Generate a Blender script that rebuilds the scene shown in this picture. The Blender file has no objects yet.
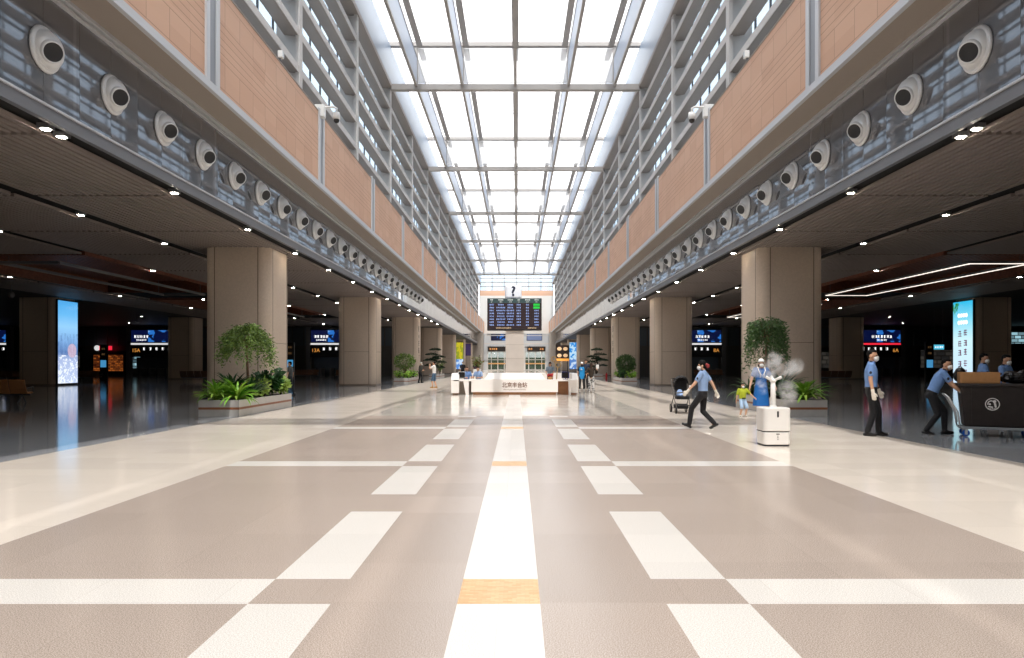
import bpy, bmesh, math, random
from mathutils import Vector, Matrix, Euler
SC = bpy.context.scene
COL = SC.collection
PI = math.pi
R = math.radians
rng = random.Random(7)

# ------------------------------------------------------------------ materials
def lin(h):
    h = h.lstrip('#')
    out = []
    for i in (0, 2, 4):
        c = int(h[i:i+2], 16) / 255
        out.append(c / 12.92 if c <= .04045 else ((c + .055) / 1.055) ** 2.4)
    return (*out, 1)

MATS = {}
def mat(name, col, rough=.6, metal=0, spec=.5, emit=None, estr=0, noise=0, nscale=40, coat=0, coord='Object', bump=0):
    if name in MATS: return MATS[name]
    m = bpy.data.materials.new(name); m.use_nodes = True
    nt = m.node_tree; b = nt.nodes['Principled BSDF']
    c = lin(col) if isinstance(col, str) else (*col, 1)
    b.inputs['Base Color'].default_value = c
    b.inputs['Roughness'].default_value = rough
    b.inputs['Metallic'].default_value = metal
    b.inputs['Specular IOR Level'].default_value = spec
    b.inputs['Coat Weight'].default_value = coat
    if emit:
        b.inputs['Emission Color'].default_value = lin(emit); b.inputs['Emission Strength'].default_value = estr
    if noise or bump:
        tc = nt.nodes.new('ShaderNodeTexCoord'); n = nt.nodes.new('ShaderNodeTexNoise')
        n.inputs['Scale'].default_value = nscale; n.inputs['Detail'].default_value = 3
        nt.links.new(tc.outputs[coord], n.inputs['Vector'])
        if noise:
            mx = nt.nodes.new('ShaderNodeMix'); mx.data_type = 'RGBA'
            lo = tuple(max(0, x * (1 - noise)) for x in c[:3]); hi = tuple(min(1, x * (1 + noise)) for x in c[:3])
            mx.inputs[6].default_value = (*lo, 1); mx.inputs[7].default_value = (*hi, 1)
            mr = nt.nodes.new('ShaderNodeMapRange')
            mr.inputs[1].default_value = .3; mr.inputs[2].default_value = .7
            nt.links.new(n.outputs['Fac'], mr.inputs[0]); nt.links.new(mr.outputs[0], mx.inputs[0])
            nt.links.new(mx.outputs[2], b.inputs['Base Color'])
        if bump:
            bp = nt.nodes.new('ShaderNodeBump'); bp.inputs['Strength'].default_value = bump
            nt.links.new(n.outputs['Fac'], bp.inputs['Height']); nt.links.new(bp.outputs[0], b.inputs['Normal'])
    MATS[name] = m
    return m

class NT:
    """small helper for hand made node trees"""
    def __init__(s, m): s.t = m.node_tree; s.b = s.t.nodes.get('Principled BSDF')
    def n(s, typ, **kw):
        x = s.t.nodes.new('ShaderNode' + typ)
        for k, v in kw.items():
            if k.startswith('i'): x.inputs[int(k[1:])].default_value = v
            else: setattr(x, k, v)
        return x
    def l(s, a, b): s.t.links.new(a, b)
    def math(s, op, a, b=None, c=None):
        x = s.t.nodes.new('ShaderNodeMath'); x.operation = op
        for i, v in enumerate((a, b, c)):
            if v is None: continue
            if isinstance(v, (int, float)): x.inputs[i].default_value = v
            else: s.l(v, x.inputs[i])
        return x.outputs[0]
    def mix(s, f, a, b):
        x = s.t.nodes.new('ShaderNodeMix'); x.data_type = 'RGBA'
        for i, v in ((0, f), (6, a), (7, b)):
            if isinstance(v, str): x.inputs[i].default_value = lin(v)
            elif isinstance(v, (int, float, tuple)): x.inputs[i].default_value = v
            else: s.l(v, x.inputs[i])
        return x.outputs[2]
    def xyz(s, coord='Object'):
        tc = s.n('TexCoord'); sp = s.n('SeparateXYZ'); s.l(tc.outputs[coord], sp.inputs[0])
        return tc.outputs[coord], sp.outputs[0], sp.outputs[1], sp.outputs[2]
    def line(s, v, period, width, off=0.0):
        """1 on thin lines every PERIOD"""
        a = s.math('ADD', v, off + width / 2)
        return s.math('LESS_THAN', s.math('FLOORED_MODULO', a, period), width)

def newmat(name, rough=.5, spec=.5, metal=0):
    m = bpy.data.materials.new(name); m.use_nodes = True
    t = NT(m); t.b.inputs['Roughness'].default_value = rough; t.b.inputs['Specular IOR Level'].default_value = spec
    t.b.inputs['Metallic'].default_value = metal
    MATS[name] = m
    return m, t

def stone(name, c1, c2, joint, px, py, rough, speck=220, spec=.5, jw=.006, jmix=.35, cell=.0):
    """granite: fine speckle, slab to slab tone, thin joints"""
    m, t = newmat(name, rough, spec)
    vec, x, y, z = t.xyz()
    n = t.n('TexNoise'); n.inputs['Scale'].default_value = speck; n.inputs['Detail'].default_value = 2; t.l(vec, n.inputs['Vector'])
    mr = t.n('MapRange', i1=.4, i2=.6); t.l(n.outputs['Fac'], mr.inputs[0])
    col = t.mix(mr.outputs[0], c1, c2)
    wn = t.n('TexWhiteNoise', noise_dimensions='2D')
    cx = t.math('FLOOR', t.math('DIVIDE', x, px)); cy = t.math('FLOOR', t.math('DIVIDE', y, py))
    cb = t.n('CombineXYZ'); t.l(cx, cb.inputs[0]); t.l(cy, cb.inputs[1]); t.l(cb.outputs[0], wn.inputs['Vector'])
    hsv = t.n('HueSaturation'); t.l(col, hsv.inputs['Color'])
    t.l(t.math('ADD', t.math('MULTIPLY', wn.outputs['Value'], .09), .955), hsv.inputs['Value'])
    j = t.math('MAXIMUM', t.line(x, px, jw), t.line(y, py, jw))
    col = t.mix(t.math('MULTIPLY', j, jmix), hsv.outputs[0], joint)
    t.l(col, t.b.inputs['Base Color'])
    return m

# ------------------------------------------------------------------ mesh builder
class MB:
    def __init__(s): s.v = []; s.f = []; s.m = []; s.k = 0
    def add(s, vs, fs, M=None):
        b = len(s.v)
        s.v += [tuple(M @ Vector(p)) for p in vs] if M is not None else [tuple(p) for p in vs]
        for f in fs: s.f.append([i + b for i in f]); s.m.append(s.k)
        return s
    def box(s, x0, x1, y0, y1, z0, z1, M=None):
        vs = [(x, y, z) for z in (z0, z1) for y in (y0, y1) for x in (x0, x1)]
        return s.add(vs, [(0, 2, 3, 1), (4, 5, 7, 6), (0, 1, 5, 4), (2, 6, 7, 3), (0, 4, 6, 2), (1, 3, 7, 5)], M)
    def cbox(s, c, d, M=None):
        return s.box(c[0]-d[0]/2, c[0]+d[0]/2, c[1]-d[1]/2, c[1]+d[1]/2, c[2]-d[2]/2, c[2]+d[2]/2, M)
    def quad(s, a, b, c, d): return s.add([a, b, c, d], [(0, 1, 2, 3)])
    def prism(s, pts, h0, h1, axis='z', M=None):
        """closed polygon PTS extruded along an axis: z -> (u,v,h), y -> (u,h,v), x -> (h,u,v)"""
        def mk(p, h): return {'z': (p[0], p[1], h), 'y': (p[0], h, p[1]), 'x': (h, p[0], p[1])}[axis]
        n = len(pts)
        vs = [mk(p, h0) for p in pts] + [mk(p, h1) for p in pts]
        fs = [tuple(range(n))[::-1], tuple(range(n, 2*n))] + [(i, (i+1) % n, n+(i+1) % n, n+i) for i in range(n)]
        return s.add(vs, fs, M)
    def loft(s, rings, cap=True, M=None):
        n = len(rings[0]); vs = [p for r in rings for p in r]; fs = []
        for k in range(len(rings)-1):
            for i in range(n):
                j = (i+1) % n
                fs.append((k*n+i, k*n+j, (k+1)*n+j, (k+1)*n+i))
        if cap: fs += [tuple(range(n))[::-1], tuple(range((len(rings)-1)*n, len(rings)*n))]
        return s.add(vs, fs, M)
    def lathe(s, prof, n=24, M=None, cap=True):
        return s.loft([[(r*math.cos(2*PI*i/n), r*math.sin(2*PI*i/n), z) for i in range(n)] for r, z in prof], cap, M)
    def tube(s, pts, r, n=8, cap=True):
        """round bar along a path; R one radius or one per point"""
        pts = [Vector(p) for p in pts]
        rs = r if isinstance(r, (list, tuple)) else [r]*len(pts)
        rings = []; up = None
        for i, p in enumerate(pts):
            d = (pts[min(i+1, len(pts)-1)] - pts[max(i-1, 0)])
            d = d.normalized() if d.length > 1e-9 else Vector((0, 0, 1))
            if up is None: up = Vector((0, 0, 1)) if abs(d.z) < .9 else Vector((1, 0, 0))
            a = d.cross(up)
            if a.length < 1e-6: a = d.orthogonal()
            a.normalize(); b = d.cross(a).normalized(); up = -b if False else up
            rings.append([tuple(p + (a*math.cos(t) + b*math.sin(t))*rs[i]) for t in [2*PI*k/n for k in range(n)]])
        return s.loft(rings, cap)
    def ell(s, c, r, M=None, n=14, m=9):
        """ellipsoid"""
        rings = []
        for k in range(m):
            t = -PI/2 + PI*(k+.5)/m if False else -PI/2 + PI*(k+.02)/(m-1+.04)
            rings.append([(r[0]*math.cos(t)*math.cos(2*PI*i/n), r[1]*math.cos(t)*math.sin(2*PI*i/n), r[2]*math.sin(t)) for i in range(n)])
        T = Matrix.Translation(Vector(c)) @ (M if M is not None else Matrix())
        return s.loft(rings, True, T)
    def cap(s, p0, r0, p1, r1, n=10):
        """tapered capsule"""
        p0, p1 = Vector(p0), Vector(p1); d = p1 - p0; L = d.length
        d = d / L if L > 1e-6 else Vector((0, 0, 1))
        q = d.to_track_quat('Z', 'Y').to_matrix().to_4x4()
        rings = []
        for t in (-85, -60, -30, 0): rings.append((r0*math.cos(R(t)), r0*math.sin(R(t))))
        for t in (0, 30, 60, 85): rings.append((r1*math.cos(R(t)), L + r1*math.sin(R(t))))
        return s.lathe(rings, n, Matrix.Translation(p0) @ q)
    def build(s, name, m, parent=None, smooth=False, loc=None, bevel=0, seg=2, remesh=0, subs=0, smoothit=0, auto=None):
        me = bpy.data.meshes.new(name)
        me.from_pydata(s.v, [], s.f)
        for x in (m if isinstance(m, (list, tuple)) else [m]): me.materials.append(x)
        me.polygons.foreach_set('material_index', s.m)
        bm = bmesh.new(); bm.from_mesh(me); bmesh.ops.recalc_face_normals(bm, faces=bm.faces)
        bm.to_mesh(me); bm.free()
        if smooth: me.polygons.foreach_set('use_smooth', [True]*len(me.polygons))
        if auto:
            me.polygons.foreach_set('use_smooth', [True]*len(me.polygons))
            me.set_sharp_from_angle(angle=R(auto))
        o = bpy.data.objects.new(name, me); COL.objects.link(o)
        if loc is not None: o.location = loc
        if parent is not None: o.parent = parent
        if remesh:
            md = o.modifiers.new('r', 'REMESH'); md.mode = 'VOXEL'; md.voxel_size = remesh; md.use_smooth_shade = True
            if smoothit:
                md = o.modifiers.new('s', 'SMOOTH'); md.factor = .5; md.iterations = smoothit
        if bevel:
            md = o.modifiers.new('b', 'BEVEL'); md.width = bevel; md.segments = seg; md.limit_method = 'ANGLE'; md.angle_limit = R(40)
        return o

def tag(o, label=None, cat=None, group=None, kind=None):
    if label: o['label'] = label
    if cat: o['category'] = cat
    if group: o['group'] = group
    if kind: o['kind'] = kind
    return o
def struct(o): o['kind'] = 'structure'; return o
def empty(name, loc=(0, 0, 0), rz=0, label=None, cat=None, group=None, kind=None):
    o = bpy.data.objects.new(name, None); COL.objects.link(o)
    o.location = loc; o.rotation_euler = (0, 0, rz); o.empty_display_size = .2
    return tag(o, label, cat, group, kind)
def copy_tree(o, loc=None, rz=None, parent=None, label=None, scale=None):
    c = o.copy(); COL.objects.link(c)
    if parent is not None: c.parent = parent
    if loc is not None: c.location = loc
    if rz is not None: c.rotation_euler = (0, 0, rz)
    if scale is not None: c.scale = (scale,)*3
    if label: c['label'] = label
    for ch in list(o.children): copy_tree(ch, parent=c)
    return c
def text(name, s, size, m, loc, rot, parent=None, depth=.004, align='CENTER', sx=1, bold=0):
    cu = bpy.data.curves.new(name, 'FONT'); cu.body = s; cu.size = size; cu.extrude = depth
    cu.align_x = align; cu.align_y = 'CENTER'; cu.resolution_u = 3; cu.offset = bold
    o = bpy.data.objects.new(name, cu); COL.objects.link(o)
    bpy.context.view_layer.update()
    dg = bpy.context.evaluated_depsgraph_get()
    me = bpy.data.meshes.new_from_object(o.evaluated_get(dg))
    bpy.data.objects.remove(o)
    o = bpy.data.objects.new(name, me); COL.objects.link(o)
    me.materials.clear(); me.materials.append(m)
    o.location = loc; o.rotation_euler = rot; o.scale = (sx, 1, 1)
    if parent is not None: o.parent = parent
    return o
SKY, SUN, EXPO = 2.3, 3.3, 0.33
# ------------------------------------------------------------------ measured layout (metres; hall axis = Y, camera near the axis)
CX = .115
F = 715.0
XC = 11.0           # column centre line
XF = 8.95            # fascia glass
XW = 7.95            # upper terracotta wall
XL = 8.85            # louvred facade
ZC = 6.12            # side hall ceiling
G0, B = 29.6, 21.15  # first column row, bay
YEND = 176.0
YB = -8.0            # the hall goes on a little behind the camera
XS = 70.0            # side halls reach this far
def at(px, d): return (px - 517) * d / F + CX

# materials of the building
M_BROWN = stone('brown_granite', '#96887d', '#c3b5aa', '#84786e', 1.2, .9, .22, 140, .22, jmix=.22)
M_WHITE = stone('white_granite', '#cdc8c1', '#ece8e2', '#b5aaa0', .9, .9, .2, 130, .25, jmix=.3)
M_CREAM = stone('cream_granite', '#d6cabc', '#f2e8dc', '#b3a595', 1.2, .6, .15, 150, .35, jmix=.35)
M_GREY = stone('grey_granite', '#8b8d92', '#abadb0', '#6a6c70', 1.2, .9,   .09, 240, .38, jmix=.5)
M_DARKGR = stone('dark_granite', '#77736f', '#938e88', '#66625e', .9, .9, .1, 110, .5, jmix=.3)
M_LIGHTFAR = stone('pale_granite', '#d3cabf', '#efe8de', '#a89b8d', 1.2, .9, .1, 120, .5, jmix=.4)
M_TAN, t = newmat('orange_wood_tile', .3)
vec, x, y, z = t.xyz()
bk = t.n('TexBrick'); bk.inputs['Scale'].default_value = 9; bk.inputs['Color1'].default_value = lin('#dcb47c'); bk.inputs['Color2'].default_value = lin('#c99a5e'); bk.inputs['Mortar'].default_value = lin('#b58a55')
bk.inputs['Mortar Size'].default_value = .008
t.l(vec, bk.inputs['Vector']); t.l(bk.outputs['Color'], t.b.inputs['Base Color'])

M_BLACK = mat('plenum_black', '#0c0b0b', .9)
M_BAFFLE = mat('brown_metal_baffle', '#8a7f79', .55, 0, .3)
M_DARKPANEL = mat('dark_ceiling_panel', '#3a3634', .6)
M_SILVER = mat('silver_aluminium', '#c3c5c9', .4, .15)
M_GREYMETAL = mat('grey_painted_metal', '#77787c', .45, .3)
M_POST = mat('light_grey_steel', '#cbc6c1', .5, .1)
M_BLADE = mat('grey_louvre_metal', '#8f8680', .5, .1)
M_SOFFIT = mat('grey_brown_soffit', '#998e84', .6, 0, .3)
M_BEAM = mat('roof_steel_grey', '#a19d9a', .5, .1)
M_FIN = mat('pale_blue_panel', '#8d9bb0', .4, 0, .5)
M_WOOD = mat('brown_wood_lining', '#7d4b37', .5, 0, .4, noise=.25, nscale=6)
M_STRIPON = mat('white_led_strip', '#ffffff', .5, emit='#fff4e6', estr=1.1)
M_STRIPOFF = mat('unlit_strip', '#8d8783', .5)
M_LAMP = mat('lit_lamp_glass', '#ffffff', .5, emit='#fff1dd', estr=90)
M_WALLDARK = mat('dark_wall_panel', '#4a4847', .5)
M_STONEW = mat('pale_stone_wall', '#b9b0a6', .5, noise=.05, nscale=3)

def terracotta():
    m, t = newmat('terracotta_panels', .65, .3)
    vec, x, y, z = t.xyz()
    # courses: two tall tile rows with upright joints, thin courses between them
    zz = t.math('SUBTRACT', z, 8.9); hl = None
    for zz0 in (.13, .88, 1.08, 1.28, 1.48, 1.68, 1.88, 2.63):
        l_ = t.math('LESS_THAN', t.math('ABSOLUTE', t.math('SUBTRACT', zz, zz0)), .011)
        hl = l_ if hl is None else t.math('MAXIMUM', hl, l_)
    def between(a_, b_): return t.math('MULTIPLY', t.math('GREATER_THAN', zz, a_), t.math('LESS_THAN', zz, b_))
    vj = t.math('MULTIPLY', t.line(y, 1.05, .022, .2), t.math('ADD', between(.13, .88), between(1.88, 2.63)))
    j = t.math('MAXIMUM', hl, vj)
    wn = t.n('TexWhiteNoise', noise_dimensions='2D')
    cb = t.n('CombineXYZ'); t.l(t.math('FLOOR', t.math('DIVIDE', t.math('ADD', y, .2), 1.05)), cb.inputs[0]); t.l(t.math('FLOOR', t.math('MULTIPLY', zz, 2)), cb.inputs[1]); t.l(cb.outputs[0], wn.inputs['Vector'])
    base = t.mix(wn.outputs['Value'], '#cfa68c', '#d8b197')
    t.l(t.mix(t.math('MULTIPLY', j, .6), base, '#96725d'), t.b.inputs['Base Color'])
    return m
M_TERRA = terracotta()

def thinglass(name, tint, refl=.12, trans=.9, diff=None, dcol='#ffffff'):
    m = bpy.data.materials.new(name); m.use_nodes = True; nt = m.node_tree
    for n in list(nt.nodes):
        if n.type != 'OUTPUT_MATERIAL': nt.nodes.remove(n)
    out = nt.nodes['Material Output']
    tr = nt.nodes.new('ShaderNodeBsdfTransparent'); c = lin(tint); tr.inputs[0].default_value = tuple(x*trans for x in c[:3]) + (1,)
    gl = nt.nodes.new('ShaderNodeBsdfGlossy'); gl.inputs['Roughness'].default_value = .03
    mx = nt.nodes.new('ShaderNodeMixShader'); fr = nt.nodes.new('ShaderNodeFresnel'); fr.inputs[0].default_value = 1.45
    if refl is None: nt.links.new(fr.outputs[0], mx.inputs[0])
    else: mx.inputs[0].default_value = refl
    src = tr
    if diff:
        tl = nt.nodes.new('ShaderNodeBsdfTranslucent'); tl.inputs[0].default_value = lin(dcol)
        m2 = nt.nodes.new('ShaderNodeMixShader'); m2.inputs[0].default_value = diff
        nt.links.new(tr.outputs[0], m2.inputs[1]); nt.links.new(tl.outputs[0], m2.inputs[2]); src = m2
    nt.links.new(src.outputs[0], mx.inputs[1]); nt.links.new(gl.outputs[0], mx.inputs[2])
    nt.links.new(mx.outputs[0], out.inputs[0])
    MATS[name] = m
    return m
M_ROOFGLASS = thinglass('fritted_roof_glass', '#ffffff', .05, .9, .25)
M_FROST = thinglass('frosted_white_glass', '#ffffff', .05, .85, .35)
M_WINGLASS = thinglass('facade_glass', '#dfe9f2', .15, .9)
M_CLEAR = thinglass('clear_glass', '#e6ecec', .1, .9)

def fascia_mat():
    m, t = newmat('grey_mirror_cladding', .03, .8)
    t.b.inputs['Metallic'].default_value = .55
    vec, x, y, z = t.xyz()
    fine = t.line(y, 1.14, .012)
    big = t.math('LESS_THAN', t.math('ABSOLUTE', t.math('SUBTRACT', t.math('FLOORED_MODULO', t.math('SUBTRACT', y, 14.6), 6.84), .06)), .05)
    col = t.mix(fine, '#7d7d80', '#505153')
    col = t.mix(t.math('MULTIPLY', big, .5), col, '#98989a')
    t.l(col, t.b.inputs['Base Color'])
    n = t.n('TexNoise'); n.inputs['Scale'].default_value = .5; t.l(vec, n.inputs['Vector'])
    wn = t.n('TexWhiteNoise', noise_dimensions='1D'); t.l(t.math('FLOOR', t.math('DIVIDE', y, 1.14)), wn.inputs['W'])
    nm = t.n('CombineXYZ')
    # every sheet sits at a very slightly different angle
    geo = t.n('NewGeometry'); ad = t.n('VectorMath', operation='ADD'); sc = t.n('VectorMath', operation='SCALE')
    sb = t.n('VectorMath', operation='SUBTRACT'); sb.inputs[1].default_value = (.5, .5, .5)
    t.l(wn.outputs['Color'], sb.inputs[0]); t.l(sb.outputs[0], sc.inputs[0]); sc.inputs['Scale'].default_value = .02
    t.l(geo.outputs['Normal'], ad.inputs[0]); t.l(sc.outputs[0], ad.inputs[1]); t.l(ad.outputs[0], t.b.inputs['Normal'])
    return m
M_FASCIA = fascia_mat()

# ------------------------------------------------------------------ floor
fl = MB(); K = dict(brown=0, white=1, tan=2, cream=3, grey=4, dark=5, far=6)
P0, PER, SW = 4.47, 6.04, .52
xs = sorted({-XS, -7.75, -4.17, -1.57, -1.05, -.26, .26, 1.05, 1.57, 4.17, 7.75, XS})
ys = {YB, YEND + 6, 20.7, 36.9, 38.0}
k = -2
while P0 + k*PER < 20.7:
    b = P0 + k*PER
    for v in (b, b+SW, b+SW+2.28, b+PER-2.28): ys.add(round(v, 4))
    k += 1
for v in (24.0, 26.3, 27.3, 29.6, 33.4, 35.7): ys.add(v)
ys = sorted(v for v in ys if v >= YB)
for i in range(len(xs)-1):
    for j in range(len(ys)-1):
        xm, ym = (xs[i]+xs[i+1])/2, (ys[j]+ys[j+1])/2
        ax = abs(xm)
        if ax > 7.75: c = 'grey'
        elif ax > 4.17: c = 'cream'
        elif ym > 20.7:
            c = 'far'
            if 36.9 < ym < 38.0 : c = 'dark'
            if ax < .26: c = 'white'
        else:
            ph = (ym - P0) % PER
            band = ph < SW
            if ax < .26: c = 'tan' if band else 'white'
            elif 1.05 < ax < 1.57:
                c = 'brown' if band or (SW+2.28 < ph < PER-2.28) else 'white'
            elif ax > 1.57 and band: c = 'white'
            else: c = 'brown'
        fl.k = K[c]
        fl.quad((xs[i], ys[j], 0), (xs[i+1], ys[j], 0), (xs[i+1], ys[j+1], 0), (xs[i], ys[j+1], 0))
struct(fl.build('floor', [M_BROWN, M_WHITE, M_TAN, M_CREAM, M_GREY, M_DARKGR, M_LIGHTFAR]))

# ------------------------------------------------------------------ side hall ceilings: baffles, gaps, wood coffers, lamps
GAPS = [8.95, 13.45, 17.95, 22.4, 26.9]
def ceiling(sg, name):
    mb = MB(); mb.k = 0
    def bx(x0, x1, *a):
        if sg < 0: x0, x1 = -x1, -x0
        mb.box(x0, x1, *a)
    bx(8.97, XS, YB, YEND, ZC+1.3, ZC+1.34)              # black deck above
    seam = 5.2875
    for gi in range(len(GAPS)):
        xa = GAPS[gi] + (.42 if gi == 0 else .28); xb = GAPS[gi+1]-.28 if gi+1 < len(GAPS) else 31.3
        pitch = .2; n = int((xb-xa)/pitch); pitch = (xb-xa)/n
        for q in range(n):
            x = xa + pitch*q
            k = -7
            while True:
                ya, yb = G0 + .6 + k*seam, G0 + .6 + (k+1)*seam
                k += 1
                if ya > 88: break
                if yb < 2: continue
                if 18.2 < x < 26.2 and (G0 + 1.2 < (ya+yb)/2 < G0+B-2 or G0+B+1.2 < (ya+yb)/2 < G0+2*B-2): continue
                mb.k = 1
                bx(x, x+pitch*.6, ya+.075, yb-.075, ZC, ZC+.09)
    mb.k = 0
    for gi in range(len(GAPS)): pass
    bx(9.0, 31.3, 2, 88, ZC+.14, ZC+.16) if False else None
    mb.k = 2
    bx(31.3, XS, 2, 90, ZC, ZC+.05); bx(8.97, XS, 88, YEND, ZC, ZC+.05); bx(8.97, XS, YB, 2, ZC, ZC+.05)
    return struct(mb.build(name, [M_BLACK, M_BAFFLE, M_DARKPANEL]))
for sg, nm in ((-1, 'ceiling_left'), (1, 'ceiling_right')):
    ceiling(sg, nm)
    # plenum sheet right above the baffles, open over the coffers
    mb = MB()
    def bx(x0, x1, *a):
        if sg < 0: x0, x1 = -x1, -x0
        mb.box(x0, x1, *a)
    bx(8.97, 18.15, 2, 88, ZC+.15, ZC+.17); bx(26.25, 31.3, 2, 88, ZC+.15, ZC+.17)
    bx(18.15, 26.25, 2, G0+.6+.0, ZC+.15, ZC+.17)
    c0, c1 = G0+.64, G0+.56+3*5.2875
    bx(18.15, 26.25, c1, c0+B, ZC+.15, ZC+.17); bx(18.15, 26.25, c1+B, 88, ZC+.15, ZC+.17)
    struct(mb.build('ceiling_plenum_slab', M_BLACK))
    for kk in range(2):
        mb = MB()
        a, b = c0+B*kk, c1+B*kk
        bx(18.15, 26.25, a, b, ZC+.82, ZC+.86)
        for q in range(24):
            x = 18.3 + q*.33
            bx(x, x+.2, a+.05, b-.05, ZC+.72, ZC+.82)
        bx(18.13, 18.2, a, b, ZC-.02, ZC+.82); bx(26.2, 26.27, a, b, ZC-.02, ZC+.82)
        bx(18.13, 26.27, a-.05, a+.02, ZC-.02, ZC+.82); bx(18.13, 26.27, b-.02, b+.05, ZC-.02, ZC+.82)
        mb_ = mb; struct(mb_.build('ceiling_coffer_slab', M_WOOD))
        # hung light frame
        lt = empty('strip_light_frame', (sg*21.0, (a+b)/2, 5.9),
            label='%s rectangular strip light frame in the %s wood coffer' % ('lit white' if sg > 0 else 'unlit grey', 'nearer' if kk == 0 else 'farther'),
            cat='ceiling light', group='strip light frames in the wood coffers')
        L = b-a-1.4
        for dx, dy, wx, wy in ((-1.3, 0, .08, L), (1.3, 0, .08, L), (0, -L/2, 2.6, .08), (0, L/2, 2.6, .08)):
            MB().cbox((dx, dy, 0), (wx+.04, wy+.04, .1)).build('housing', M_GREYMETAL, lt)
            MB().cbox((dx, dy, -.06), (wx, wy, .03)).build('light_strip', M_STRIPON if sg > 0 else M_STRIPOFF, lt)
        for dx in (-1.3, 1.3):
            for dy in (-L/2+.6, L/2-.6):
                MB().tube([(dx, dy, .05), (dx, dy, .95)], .012, 6).build('hanger', M_GREYMETAL, lt)

# recessed lamps along the gaps
lamp = empty('downlight', (0, 0, 0), label='small square lit downlight set in the dark gap of the slatted ceiling', cat='ceiling light', group='downlights in the slatted ceiling')
MB().box(-.12, .12, -.10, .10, .03, .13).build('housing', M_GREYMETAL, lamp)
MB().box(-.07, .07, -.06, .06, .018, .03).build('lens', M_LAMP, lamp)
first = True
for sg in (-1, 1):
    spots = []
    for k in range(-3, 11):
        y = G0 + .6 + 5.2875*k
        if y < 3 or y > 87: continue
        spots += [(9.17, y-.25)] + ([(9.17, y+.25)] if k == -3 else [])
        spots += [(13.45, y + 2.6)]
        if k % 2: spots += [(17.95, y), (26.9, y+2.6)]
        else: spots += [(22.4, y)] if not (G0+1 < y < G0+16 or G0+B+1 < y < G0+B+16) else []
    for k in range(0, 9, 2):
        for x in (36.5, 43.5): spots.append((x + (k % 2)*1.5, 38 + k*5.3))
    for x, y in spots:
        if abs(x) < 29 and y < 6: continue
        z = ZC - .02
        if first: lamp.location = (sg*x, y, z); first = False
        else: copy_tree(lamp, (sg*x, y, z))

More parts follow.
